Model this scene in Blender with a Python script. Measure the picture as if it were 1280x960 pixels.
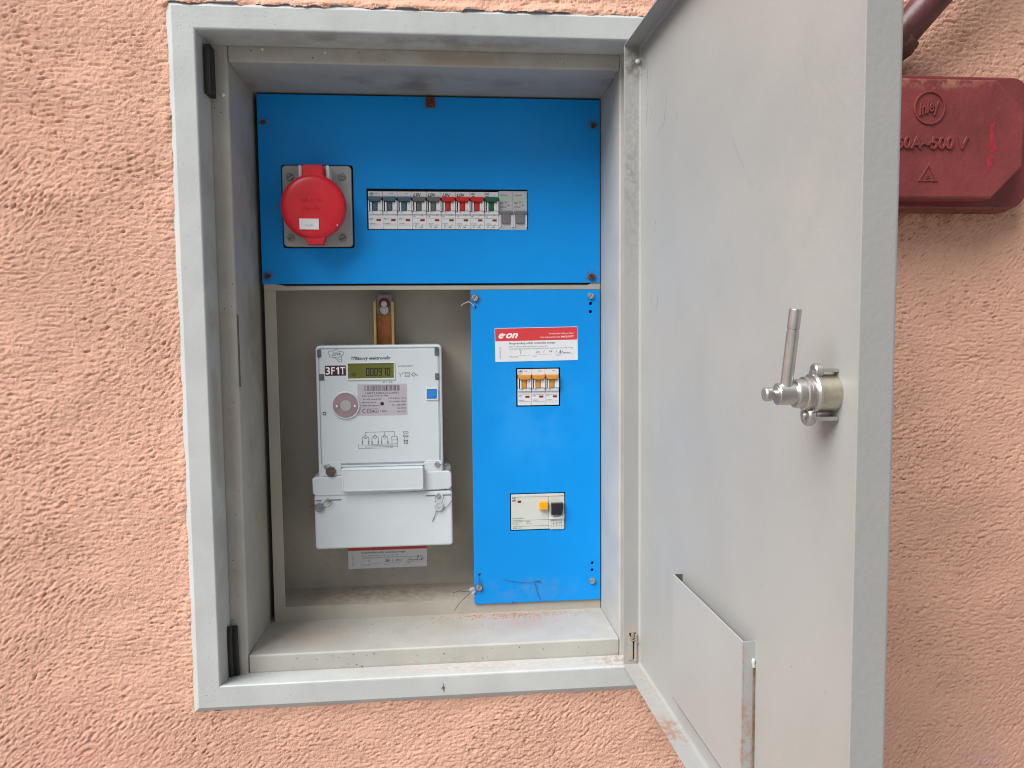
import bpy, bmesh, math, random
import numpy as np
from mathutils import Vector, Matrix
rad = math.radians
for o in list(bpy.data.objects): bpy.data.objects.remove(o)
SC = bpy.context.scene
COL = SC.collection
random.seed(4)
S = 0.001                                   # the scene is laid out in millimetres

# ------------------------------------------------------------------ camera
cd = bpy.data.cameras.new('camera'); cam = bpy.data.objects.new('camera', cd); COL.objects.link(cam)
cd.sensor_width = 36; cd.lens = 36 * 957.3 / 1280
cd.clip_start = 0.01; cd.clip_end = 200
F = Vector((0.09164794, 0.99321184, -0.07163033)); R = Vector((0.99566265, -0.09255571, -0.00945135)); U = Vector((0.01601699, 0.07045345, 0.99738647))
m = Matrix.Identity(4)
for i in range(3): m[i][0] = R[i]; m[i][1] = U[i]; m[i][2] = -F[i]
m.translation = Vector((222.218, -822.29, 39.642)) * S
cam.matrix_world = m
SC.camera = cam
SC.cycles.filter_width = 1.05
SC.render.resolution_x = 1024; SC.render.resolution_y = 768

# ------------------------------------------------------------------ sky and sun (bright overcast)
SUN_EL, SUN_AZ = 48, 236                    # azimuth: compass-like, from +Y clockwise; light comes from front left
wd = bpy.data.worlds.new('World'); SC.world = wd; wd.use_nodes = True
nt = wd.node_tree; nt.nodes.clear()
sky = nt.nodes.new('ShaderNodeTexSky'); sky.sky_type = 'NISHITA'; sky.sun_disc = False
sky.sun_elevation = rad(SUN_EL); sky.sun_rotation = rad(SUN_AZ); sky.air_density = 1.0; sky.dust_density = 4.0; sky.ozone_density = 1.0
hs = nt.nodes.new('ShaderNodeHueSaturation'); hs.inputs['Saturation'].default_value = 0.33
bg = nt.nodes.new('ShaderNodeBackground'); bg.inputs['Strength'].default_value = 0.05
wo = nt.nodes.new('ShaderNodeOutputWorld')
nt.links.new(sky.outputs[0], hs.inputs['Color']); nt.links.new(hs.outputs[0], bg.inputs['Color']); nt.links.new(bg.outputs[0], wo.inputs[0])
sl = bpy.data.lights.new('sun', 'SUN'); sl.energy = 2.8; sl.angle = rad(48); sl.color = (1, 0.988, 0.965)
sun = bpy.data.objects.new('sun', sl); COL.objects.link(sun)
az, el = rad(SUN_AZ), rad(SUN_EL)
sd = Vector((math.sin(az) * math.cos(el), math.cos(az) * math.cos(el), math.sin(el)))
sun.rotation_euler = sd.to_track_quat('Z', 'Y').to_euler()
sun.location = (-2, -4, 5)
SC.view_settings.view_transform = 'Standard'; SC.view_settings.look = 'None'
SC.view_settings.exposure = 0.82; SC.view_settings.gamma = 1

# ------------------------------------------------------------------ materials
def srgb(r, g, b):
    return tuple(((c / 255) / 12.92 if c / 255 <= 0.04045 else ((c / 255 + 0.055) / 1.055) ** 2.4) for c in (r, g, b)) + (1,)
MATS = {}
def mat(name, col, rough=0.5, metal=0.0, spec=0.5, bump=0.0, bscale=900, var=0.0, vscale=25, coat=0, stains=(), detail=3, stretch=(1, 1, 1), rvar=0.0, trans=0, speck=0):
    """principled material; stains = (centre mm, radii mm, colour, strength, noise scale)"""
    if name in MATS: return MATS[name]
    M = bpy.data.materials.new(name); M.use_nodes = True; n = M.node_tree; nn = n.nodes; L = n.links
    p = nn['Principled BSDF']
    p.inputs['Roughness'].default_value = rough; p.inputs['Metallic'].default_value = metal
    p.inputs['Specular IOR Level'].default_value = spec; p.inputs['Coat Weight'].default_value = coat
    p.inputs['Transmission Weight'].default_value = trans
    tc = nn.new('ShaderNodeTexCoord'); mp = nn.new('ShaderNodeMapping'); mp.inputs['Scale'].default_value = stretch
    L.new(tc.outputs['Object'], mp.inputs[0])
    def noise(scale, det=3, ro=0.55, vec=None):
        t = nn.new('ShaderNodeTexNoise'); t.inputs['Scale'].default_value = scale; t.inputs['Detail'].default_value = det; t.inputs['Roughness'].default_value = ro
        L.new(vec or mp.outputs[0], t.inputs['Vector']); return t.outputs['Fac']
    def mth(op, a, b=None, clamp=False):
        t = nn.new('ShaderNodeMath'); t.operation = op; t.use_clamp = clamp
        for i, v in enumerate((a, b)):
            if v is None: continue
            if isinstance(v, (int, float)): t.inputs[i].default_value = v
            else: L.new(v, t.inputs[i])
        return t.outputs[0]
    def ramp(v, a, b):
        t = nn.new('ShaderNodeMapRange'); t.interpolation_type = 'SMOOTHSTEP'
        L.new(v, t.inputs['Value']); t.inputs['From Min'].default_value = a; t.inputs['From Max'].default_value = b; return t.outputs[0]
    def mix(f, a, b):
        t = nn.new('ShaderNodeMix'); t.data_type = 'RGBA'
        if isinstance(f, (int, float)): t.inputs[0].default_value = f
        else: L.new(f, t.inputs[0])
        for k, v in ((6, a), (7, b)):
            if isinstance(v, tuple): t.inputs[k].default_value = v
            else: L.new(v, t.inputs[k])
        return t.outputs[2]
    c = col
    if var:
        dk = tuple(x * (1 - var) for x in col[:3]) + (1,); lt = tuple(min(1, x * (1 + var * 0.6)) for x in col[:3]) + (1,)
        c = mix(ramp(noise(vscale, 5, 0.6), 0.3, 0.7), dk, lt)
    if speck:
        v = nn.new('ShaderNodeTexVoronoi'); v.inputs['Scale'].default_value = 70; L.new(tc.outputs['Object'], v.inputs['Vector'])
        th = mth('MULTIPLY', ramp(noise(9), 0.45, 0.8), 0.12)
        sp = mth('LESS_THAN', v.outputs['Distance'], th)
        c = mix(mth('MULTIPLY', sp, speck), c, srgb(70, 55, 42))
    for (ce, ra, sc, st, ns) in stains:
        g = nn.new('ShaderNodeMapping'); g.vector_type = 'TEXTURE'; L.new(tc.outputs['Object'], g.inputs[0])
        g.inputs['Location'].default_value = tuple(q * S for q in ce); g.inputs['Scale'].default_value = tuple(q * S for q in ra)
        ln = nn.new('ShaderNodeVectorMath'); ln.operation = 'LENGTH'; L.new(g.outputs[0], ln.inputs[0])
        fall = ramp(ln.outputs['Value'], 1.0, 0.0)
        ns_ = ramp(noise(ns, 5, 0.65, tc.outputs['Object']), 0.40, 0.62)
        c = mix(mth('MULTIPLY', mth('MULTIPLY', fall, ns_), st, True), c, sc)
    if isinstance(c, tuple): p.inputs['Base Color'].default_value = c
    else: L.new(c, p.inputs['Base Color'])
    if rvar: L.new(mth('ADD', mth('MULTIPLY', noise(60, 4), rvar * 2), rough - rvar), p.inputs['Roughness'])
    if bump:
        b = nn.new('ShaderNodeBump'); b.inputs['Strength'].default_value = 1.0; b.inputs['Distance'].default_value = bump * S
        L.new(noise(bscale, detail), b.inputs['Height']); L.new(b.outputs[0], p.inputs['Normal'])
    MATS[name] = M; return M

RUST = srgb(150, 92, 40); DUST = srgb(190, 160, 140); DIRT = srgb(85, 72, 60)
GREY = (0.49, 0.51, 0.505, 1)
cab_stains_shade = [
    ((430, 12, -339), (75, 26, 6), RUST, 0.8, 130), ((250, 12, -339), (190, 26, 5), DUST, 0.7, 160),
    ((10, 95, 312), (12, 60, 30), RUST, 0.5, 60), ((300, 95, -319), (150, 60, 4), DUST, 0.75, 120), ((60, 80, -319), (90, 60, 4), DUST, 0.5, 120),
    ((200, 28, 331), (300, 14, 16), srgb(158, 142, 124), 0.7, 22), ((-5, 28, 0), (16, 16, 420), srgb(160, 148, 132), 0.6, 18), ((200, 85, 321), (320, 70, 12), srgb(122, 104, 84), 0.75, 16),  # flange dirt; last entry darkens the recess top, painted shade with dirt
    ((6, 95, 40), (12, 75, 420), srgb(132, 122, 106), 0.65, 14), ((-15, 10, 0), (8, 22, 420), srgb(140, 128, 112), 0.6, 18), ((200, 10, 341), (320, 26, 8), srgb(128, 114, 98), 0.7, 20), ((422, 90, 0), (10, 80, 420), srgb(176, 182, 186), 0.4, 20),  # last entry makes the right inner wall paler and bluer
    ((5, 40, -330), (30, 25, 16), DUST, 0.7, 150), ((420, 60, 318), (30, 60, 12), DIRT, 0.5, 90), ((418, 120, 290), (8, 25, 120), RUST, 0.35, 60),
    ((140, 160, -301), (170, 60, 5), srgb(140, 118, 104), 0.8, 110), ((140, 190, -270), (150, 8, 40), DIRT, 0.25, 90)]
M_cab = mat('grey_painted_steel', GREY, 0.42, var=0.08, vscale=14, bump=0.16, bscale=300, stains=cab_stains_shade, speck=0.55, rvar=0.06)
M_niche = mat('beige_grey_painted_steel', (0.42, 0.39, 0.335, 1), 0.5, var=0.10, vscale=10, bump=0.1, bscale=400, stains=cab_stains_shade, speck=0.5, rvar=0.06)
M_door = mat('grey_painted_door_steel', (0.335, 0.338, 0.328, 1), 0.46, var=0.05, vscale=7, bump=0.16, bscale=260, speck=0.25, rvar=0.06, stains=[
    ((428, -12, 318), (22, 30, 26), DIRT, 0.9, 110), ((430, -60, -336), (30, 110, 5), srgb(158, 138, 122), 0.6, 140), ((432, -150, -336), (30, 40, 5), RUST, 0.9, 120),
    ((430, -8, -315), (22, 14, 40), DUST, 0.6, 110), ((445, -455, 250), (10, 30, 40), RUST, 0.35, 170), ((440, -350, 120), (20, 120, 200), srgb(176, 172, 160), 0.4, 9), ((428, -8, 200), (14, 10, 160), DIRT, 0.3, 160)])
M_pocket = mat('grey_painted_pocket_steel', (0.352, 0.358, 0.354, 1), 0.45, var=0.05, vscale=9, bump=0.08, bscale=300, stains=[((436, -301, -300), (20, 5, 120), RUST, 1.0, 90), ((430, -301, -200), (12, 5, 20), RUST, 0.8, 200)], speck=0.3)
M_blue = mat('blue_painted_cover', (0.002, 0.285, 0.80, 1), 0.45, spec=0.22, var=0.07, vscale=6, bump=0.05, bscale=500, rvar=0.12, speck=0.2, stains=[((60, 124, 210), (110, 12, 130), srgb(40, 120, 190), .28, 14), ((340, 124, -60), (80, 12, 120), srgb(90, 175, 235), .22, 12), ((330, 124, -290), (90, 12, 22), srgb(110, 140, 160), .35, 60), ((330, 124, 260), (120, 12, 70), srgb(50, 140, 215), .25, 16)] + [((u, 124, v), (13, 8, 13), srgb(84, 70, 58), .9, 260) for u, v in ((412.6, 287.8), (17.2, 105.5), (410.2, 103.3), (214, 309), (17.4, 285.7), (264.6, 78), (265.3, -285))])
M_black = mat('black_shadow_gap', (0.01, 0.01, 0.01, 1), 0.8)
M_rubber = mat('black_rubber', (0.016, 0.014, 0.013, 1), 0.55, var=0.3, vscale=80, bump=0.4, bscale=250)
M_zinc = mat('zinc_plated_steel', (0.55, 0.54, 0.52, 1), 0.33, 0.9, var=0.12, vscale=60, rvar=0.12, bump=0.05, bscale=600)
M_zinc_y = mat('yellowed_zinc_steel', (0.52, 0.49, 0.40, 1), 0.36, 0.85, var=0.2, vscale=90, rvar=0.12, bump=0.05, bscale=600)
M_rusty = mat('rusty_screw_steel', srgb(112, 66, 34), 0.75, 0.3, var=0.4, vscale=400, bump=0.3, bscale=900)
M_brass = mat('yellow_passivated_steel', (0.62, 0.45, 0.19, 1), 0.35, 0.85, var=0.15, vscale=80)
M_copper = mat('copper_brown_steel', (0.40, 0.15, 0.06, 1), 0.45, 0.6, var=0.35, vscale=40)
M_white = mat('white_plastic', (0.66, 0.68, 0.70, 1), 0.38, var=0.03, vscale=30)
M_breaker = mat('breaker_plastic', (0.70, 0.71, 0.74, 1), 0.42, var=0.03, vscale=60)
M_breaker_in = mat('breaker_recess_plastic', (0.24, 0.245, 0.26, 1), 0.5)
M_rcdp = mat('warm_grey_plastic', (0.60, 0.62, 0.58, 1), 0.45, var=0.03, vscale=60)
M_meter = mat('meter_plastic', (0.60, 0.66, 0.70, 1), 0.24, coat=0.3, var=0.03, vscale=14, rvar=0.04)
M_meter2 = mat('meter_terminal_plastic', (0.60, 0.655, 0.69, 1), 0.40, var=0.04, vscale=22, speck=0.12)
M_groove = mat('grey_blue_joint', (0.30, 0.345, 0.39, 1), 0.4)
M_clip = mat('slate_clip_plastic', (0.10, 0.125, 0.14, 1), 0.4, var=0.3, vscale=300)
M_ink = mat('dark_print', (0.045, 0.045, 0.055, 1), 0.6)
M_ink2 = mat('grey_print', (0.07, 0.075, 0.095, 1), 0.6)
M_mauve = mat('mauve_label', (0.46, 0.43, 0.49, 1), 0.45, var=0.06, vscale=50)
M_mauve_dk = mat('dark_mauve_print', (0.06, 0.035, 0.055, 1), 0.5)
M_port = mat('mauve_metal_ring', (0.34, 0.25, 0.28, 1), 0.4, 0.3, var=0.15, vscale=60)
M_lcd = mat('green_lcd', (0.135, 0.145, 0.035, 1), 0.15, var=0.12, vscale=50)
M_lcd_ink = mat('lcd_segments', (0.018, 0.020, 0.010, 1), 0.3)
M_maroon = mat('maroon_print', (0.045, 0.010, 0.022, 1), 0.5)
M_tblue = mat('blue_button_plastic', (0.02, 0.22, 0.62, 1), 0.3)
M_red = mat('red_socket_plastic', (0.68, 0.014, 0.028, 1), 0.36, var=0.08, vscale=40, rvar=0.06)
M_plate = mat('grey_socket_plastic', (0.40, 0.40, 0.39, 1), 0.45, var=0.06, vscale=30)
M_steelblue = mat('slate_blue_toggle', (0.055, 0.105, 0.155, 1), 0.4)
M_tgrey = mat('grey_brown_toggle', (0.12, 0.12, 0.115, 1), 0.4)
M_tred = mat('red_toggle', (0.52, 0.015, 0.015, 1), 0.4)
M_tgreen = mat('green_toggle', (0.005, 0.11, 0.055, 1), 0.4)
M_tor = mat('orange_toggle', (0.62, 0.27, 0.045, 1), 0.4)
M_tdg = mat('mid_grey_toggle', (0.17, 0.17, 0.185, 1), 0.45)
M_yel = mat('yellow_button', (0.80, 0.38, 0.01, 1), 0.4)
M_blk = mat('black_toggle', (0.012, 0.013, 0.022, 1), 0.35)
M_ind = mat('dark_red_indicator', (0.22, 0.012, 0.014, 1), 0.4)
M_lgreen = mat('pale_green_print', (0.38, 0.55, 0.34, 1), 0.5)
M_paper = mat('white_sticker_paper', (0.74, 0.76, 0.80, 1), 0.45, var=0.02, vscale=30)
M_sred = mat('red_sticker_print', (0.66, 0.045, 0.055, 1), 0.45, var=0.04, vscale=30)
M_wprint = mat('white_print', (0.85, 0.84, 0.84, 1), 0.5)
M_pen = mat('blue_pen_ink', (0.05, 0.06, 0.16, 1), 0.5)
M_cast = mat('dark_red_enamel', (0.20, 0.038, 0.038, 1), 0.40, var=0.2, vscale=18, bump=0.6, bscale=140, rvar=0.12, speck=0.5, stains=[((0, -50, 0), (400, 80, 16), srgb(70, 34, 26), .6, 60), ((700, -50, 296), (200, 40, 8), srgb(150, 100, 84), .8, 90), ((10, -50, 130), (90, 60, 10), srgb(165, 120, 100), .8, 120), ((100, -20, 110), (40, 40, 60), srgb(110, 66, 66), .5, 30)])
M_casted = mat('worn_red_enamel_edge', (0.20, 0.05, 0.045, 1), 0.6, var=0.4, vscale=60, bump=0.6, bscale=160)
M_redmark = mat('bright_red_paint_mark', (0.36, 0.024, 0.034, 1), 0.5, var=0.3, vscale=120)
M_brown = mat('brown_rusty_edge', srgb(120, 78, 42), 0.8, var=0.4, vscale=60, bump=0.6, bscale=200)
M_lead = mat('lead_seal_metal', (0.28, 0.28, 0.29, 1), 0.5, 0.6, var=0.3, vscale=300, bump=0.4, bscale=900)
M_lead_l = mat('clear_seal_plastic', (0.50, 0.52, 0.54, 1), 0.3, var=0.3, vscale=300, bump=0.4, bscale=900)
M_wire = mat('thin_seal_wire', (0.10, 0.09, 0.085, 1), 0.45, 0.6)
M_scr = mat('dark_scratch', (0.10, 0.095, 0.09, 1), 0.7)
M_scr2 = mat('faint_scratch', (0.27, 0.265, 0.26, 1), 0.7)
M_pchip = mat('salmon_crumbs', (0.52, 0.27, 0.19, 1), 0.9, var=0.3, vscale=90)
M_wdot = mat('white_paint_drop', (0.75, 0.75, 0.74, 1), 0.5)
M_ground = mat('grey_paving', (0.27, 0.265, 0.255, 1), 0.9, var=0.25, vscale=2, bump=2, bscale=80)

# ------------------------------------------------------------------ frames: (u, v, w) -> world mm, w points at the viewer
def front(Y): return lambda u, v, w: (u, Y - w, v)
HX, HY, TH = 438.09, -5.54, 0.025
cT, sT = math.cos(TH), math.sin(TH)
def doorf(u, v, w): return (HX + u * sT - w * cT, HY - u * cT - w * sT, v)      # u from the hinge, w inwards
def world(u, v, w): return (u, v, w)

# ------------------------------------------------------------------ builders
class B:
    def __init__(s, fr): s.bm = bmesh.new(); s.fr = fr
    def _add(s, me_or_bm):
        t = me_or_bm
        me = bpy.data.meshes.new('t'); t.to_mesh(me); t.free(); s.bm.from_mesh(me); bpy.data.meshes.remove(me); return s
    def quad(s, pts): s.bm.faces.new([s.bm.verts.new(p) for p in pts]); return s
    def box(s, u0, u1, v0, v1, w0, w1, r=0, seg=2, only=None):
        t = bmesh.new(); bmesh.ops.create_cube(t, size=1)
        for v in t.verts: v.co = Vector((u0 + (v.co.x + .5) * (u1 - u0), v0 + (v.co.y + .5) * (v1 - v0), w0 + (v.co.z + .5) * (w1 - w0)))
        if r:
            ed = [e for e in t.edges if not (abs(e.verts[0].co.z - w0) < 1e-4 and abs(e.verts[1].co.z - w0) < 1e-4)]
            bmesh.ops.bevel(t, geom=ed, offset=r, segments=seg, profile=0.5, affect='EDGES', clamp_overlap=True)
        return s._add(t)
    def prism(s, pts, w0, w1, r=0, seg=2):
        t = bmesh.new()
        vs = [t.verts.new((a, b, w0)) for a, b in pts]; f = t.faces.new(vs)
        g = bmesh.ops.extrude_face_region(t, geom=[f]); nv = [x for x in g['geom'] if isinstance(x, bmesh.types.BMVert)]
        for v in nv: v.co.z = w1
        bmesh.ops.recalc_face_normals(t, faces=t.faces[:])
        if r:
            ed = [e for e in t.edges if all(abs(v.co.z - w1) < 1e-4 for v in e.verts)]
            bmesh.ops.bevel(t, geom=ed, offset=r, segments=seg, profile=0.5, affect='EDGES', clamp_overlap=True)
        return s._add(t)
    def lathe(s, u, v, prof, n=32, axis='w', a0=0.0):
        t = bmesh.new(); rings = []
        for (r, w) in prof:
            ring = []
            for k in range(n):
                a = 2 * math.pi * k / n + a0; c, d = r * math.cos(a), r * math.sin(a)
                p = (u + c, v + d, w) if axis == 'w' else ((u + c, w, v + d) if axis == 'v' else (w, u + c, v + d))
                ring.append(t.verts.new(p))
            rings.append(ring)
        for a, b in zip(rings, rings[1:]):
            for k in range(n): t.faces.new((a[k], a[(k + 1) % n], b[(k + 1) % n], b[k]))
        for ring in (rings[0], rings[-1]):
            if len(set(tuple(round(c, 5) for c in x.co) for x in ring)) > 2: t.faces.new(ring)
        bmesh.ops.remove_doubles(t, verts=t.verts[:], dist=1e-4)
        bmesh.ops.recalc_face_normals(t, faces=t.faces[:])
        return s._add(t)
    def tube(s, pts, r, n=6):
        t = bmesh.new(); pts = [Vector(p) for p in pts]; rings = []
        for i, p in enumerate(pts):
            d = (pts[min(i + 1, len(pts) - 1)] - pts[max(i - 1, 0)]).normalized()
            a = d.cross(Vector((0.13, 0.21, 0.97)) if abs(d.z) < 0.9 else Vector((1, 0.1, 0))).normalized(); b = d.cross(a)
            rr = r[i] if isinstance(r, (list, tuple)) else r
            rings.append([t.verts.new(p + (a * math.cos(k * 2 * math.pi / n) + b * math.sin(k * 2 * math.pi / n)) * rr) for k in range(n)])
        for a, b in zip(rings, rings[1:]):
            for k in range(n): t.faces.new((a[k], a[(k + 1) % n], b[(k + 1) % n], b[k]))
        t.faces.new(rings[0][::-1]); t.faces.new(rings[-1])
        bmesh.ops.recalc_face_normals(t, faces=t.faces[:])
        return s._add(t)
    def scratch(s, pts, wd, w=0.0):
        """uneven line that thins out at both ends"""
        P = []
        for (a, b), (c, d) in zip(pts, pts[1:]):
            n = max(2, int(math.hypot(c - a, d - b) / 2.5))
            P += [(a + (c - a) * k / n, b + (d - b) * k / n) for k in range(n)]
        P.append(pts[-1]); P = [(a + random.uniform(-.25, .25), b + random.uniform(-.25, .25)) for a, b in P]; N = len(P) - 1
        lv = []
        for i, (a, b) in enumerate(P):
            q = P[min(i + 1, N)]; p = P[max(i - 1, 0)]; L = math.hypot(q[0] - p[0], q[1] - p[1]) or 1
            t = wd / 2 * max(.12, math.sin(math.pi * (i + .3) / (N + .6)) * random.uniform(.35, 1.0))
            nx, ny = -(q[1] - p[1]) / L * t, (q[0] - p[0]) / L * t
            lv.append((s.bm.verts.new((a - nx, b - ny, w)), s.bm.verts.new((a + nx, b + ny, w))))
        for (a, b), (c, d) in zip(lv, lv[1:]): s.bm.faces.new((a, c, d, b))
        return s
    def stroke(s, pts, wd, w=0.0):
        """flat print line of width wd in the u, v plane"""
        for (a, b), (c, d) in zip(pts, pts[1:]):
            L = math.hypot(c - a, d - b) or 1; nx, ny = -(d - b) / L * wd / 2, (c - a) / L * wd / 2
            s.quad([(a - nx, b - ny, w), (c - nx, d - ny, w), (c + nx, d + ny, w), (a + nx, b + ny, w)])
        return s
    def rings(s, rs, cap0=False, cap1=False):
        """rs: rectangles (u0, u1, v0, v1, w) joined one to the next"""
        t = bmesh.new(); prev = None; first = None
        for (u0, u1, v0, v1, w) in rs:
            cur = [t.verts.new(p) for p in ((u0, v0, w), (u1, v0, w), (u1, v1, w), (u0, v1, w))]
            if prev:
                for k in range(4): t.faces.new((prev[k], prev[(k + 1) % 4], cur[(k + 1) % 4], cur[k]))
            else: first = cur
            prev = cur
        if cap0: t.faces.new(first[::-1])
        if cap1: t.faces.new(prev)
        return s._add(t)
    def curve_mesh(s, cu, off=(0, 0, 0), rot=0.0):
        ob = bpy.data.objects.new('t', cu); me = bpy.data.meshes.new_from_object(ob)
        me.transform(Matrix.Translation(off) @ Matrix.Rotation(rot, 4, 'Z')); s.bm.from_mesh(me)
        bpy.data.objects.remove(ob); bpy.data.meshes.remove(me); return s
    def plate(s, outlines, w0, w1, bev=0.4, bres=1):
        cu = bpy.data.curves.new('t', 'CURVE'); cu.dimensions = '2D'; cu.fill_mode = 'BOTH'
        bev = min(bev, (w1 - w0) / 2 - 1e-3)
        cu.extrude = (w1 - w0) / 2 - bev; cu.bevel_depth = bev; cu.offset = -bev; cu.bevel_resolution = bres
        for pts in outlines:
            sp = cu.splines.new('POLY'); sp.points.add(len(pts) - 1); sp.use_cyclic_u = True
            for i, (a, b) in enumerate(pts): sp.points[i].co = (a, b, 0, 1)
        s.curve_mesh(cu, (0, 0, (w0 + w1) / 2)); bpy.data.curves.remove(cu); return s
    def text(s, txt, u, v, size, w=0.05, width=None, align='LEFT', shear=0.0, bold=0.0, rot=0.0, ext=0.0, bev=0.0, xs=1.0):
        cu = bpy.data.curves.new('t', 'FONT'); cu.body = txt; cu.size = size; cu.align_x = 'LEFT'; cu.shear = shear
        cu.offset = bold * size; cu.extrude = ext; cu.bevel_depth = bev; cu.resolution_u = 2 if size < 8 else 5
        ob = bpy.data.objects.new('t', cu); me = bpy.data.meshes.new_from_object(ob)
        if len(me.vertices):
            xsv = [q.co.x for q in me.vertices]; wd0 = max(xsv) - min(xsv); k = (width / wd0 if width else xs)
            sh = {'LEFT': -min(xsv), 'CENTER': -(max(xsv) + min(xsv)) / 2, 'RIGHT': -max(xsv)}[align]
            me.transform(Matrix.Translation((u, v, w)) @ Matrix.Rotation(rot, 4, 'Z') @ Matrix.Diagonal((k, 1, 1, 1)) @ Matrix.Translation((sh, 0, 0)))
            s.bm.from_mesh(me)
        bpy.data.objects.remove(ob); bpy.data.curves.remove(cu); bpy.data.meshes.remove(me); return s
    def make(s, name, m, parent=None, label=None, sharp=35, recalc=False, split=False, **kw):
        if split:
            bm = s.bm; bm.verts.ensure_lookup_table(); seen = set(); isl = []
            for v in bm.verts:
                if v in seen: continue
                st = [v]; seen.add(v); cur = []
                while st:
                    q = st.pop(); cur.append(q)
                    for e in q.link_edges:
                        o_ = e.other_vert(q)
                        if o_ not in seen: seen.add(o_); st.append(o_)
                isl.append(cur)
            out = []
            for cur in isl:
                nb = B(s.fr); mp = {v: nb.bm.verts.new(v.co) for v in cur}
                for f_ in {f_ for v in cur for f_ in v.link_faces}: nb.bm.faces.new([mp[v] for v in f_.verts])
                out.append(nb.make(name, m, parent, label, sharp, recalc, **kw))
            bm.free(); return out
        root = parent
        while root is not None and root.parent is not None: root = root.parent
        org = Vector(root['org']) if root is not None and 'org' in root else Vector((0, 0, 0))
        if 'org' in kw: org = Vector(kw.pop('org'))
        if recalc: bmesh.ops.recalc_face_normals(s.bm, faces=s.bm.faces[:])
        for v in s.bm.verts: v.co = (Vector(s.fr(*v.co)) - org) * S
        me = bpy.data.meshes.new(name); s.bm.to_mesh(me); s.bm.free()
        me.polygons.foreach_set('use_smooth', [True] * len(me.polygons)); me.set_sharp_from_angle(angle=rad(sharp))
        me.materials.append(m)
        o = bpy.data.objects.new(name, me); COL.objects.link(o)
        if len(me.polygons) < 20000 and not name.endswith(('marks', 'print', 'crumbs')): wn = o.modifiers.new('weighted_normal', 'WEIGHTED_NORMAL'); wn.keep_sharp = True; wn.weight = 80
        if parent is not None: o.parent = parent
        else: o.location = org * S
        if label: o['label'] = label
        for k, v in kw.items(): o[k] = v
        return o

def thing(name, label, cat, org=(0, 0, 0), group=None):
    o = bpy.data.objects.new(name, None); COL.objects.link(o); o.location = Vector(org) * S; o.empty_display_size = 0.02
    o['label'] = label; o['category'] = cat; o['org'] = list(map(float, org))
    if group: o['group'] = group
    return o
def rrect(u0, u1, v0, v1, r, n=5):
    P = []
    for cx, cy, a in ((u1 - r, v1 - r, 0), (u0 + r, v1 - r, 90), (u0 + r, v0 + r, 180), (u1 - r, v0 + r, 270)):
        for k in range(n + 1): P.append((cx + r * math.cos(rad(a + 90 * k / n)), cy + r * math.sin(rad(a + 90 * k / n))))
    return P
def circ(u, v, r, n=20): return [(u + r * math.cos(2 * math.pi * k / n), v + r * math.sin(2 * math.pi * k / n)) for k in range(n)]
def rect(u0, u1, v0, v1): return [(u0, v0), (u1, v0), (u1, v1), (u0, v1)]
def screw(fr, u, v, w, r, ang, m, parent, h=None, label=None):
    """slotted cheese-head screw: washer disc and two half heads with the slot between them"""
    h = h or r * 0.7; b = B(fr)
    b.lathe(u, v, [(r * 1.02, w), (r * 1.02, w + h * 0.5), (0, w + h * 0.5)], 20)
    g = r * 0.13; n = 9; a0 = math.asin(g / r)
    for k in (0, 1):
        pts = [(r * math.cos(t), r * math.sin(t)) for t in [a0 + (math.pi - 2 * a0) * i / n for i in range(n + 1)]]
        rt = ang + k * math.pi
        pts = [(u + x * math.cos(rt) - y * math.sin(rt), v + x * math.sin(rt) + y * math.cos(rt)) for x, y in pts]
        b.prism(pts, w + h * 0.45, w + h, r * 0.22, 2)
    return b.make('screw', m, parent, label)

# ================================================================== SETTING
# ---- ground the photographer stands on
b = B(world); b.quad([(-20000, -20000, -1350), (20000, -20000, -1350), (20000, 30, -1350), (-20000, 30, -1350)])
b.make('pavement', M_ground, kind='structure')

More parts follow.
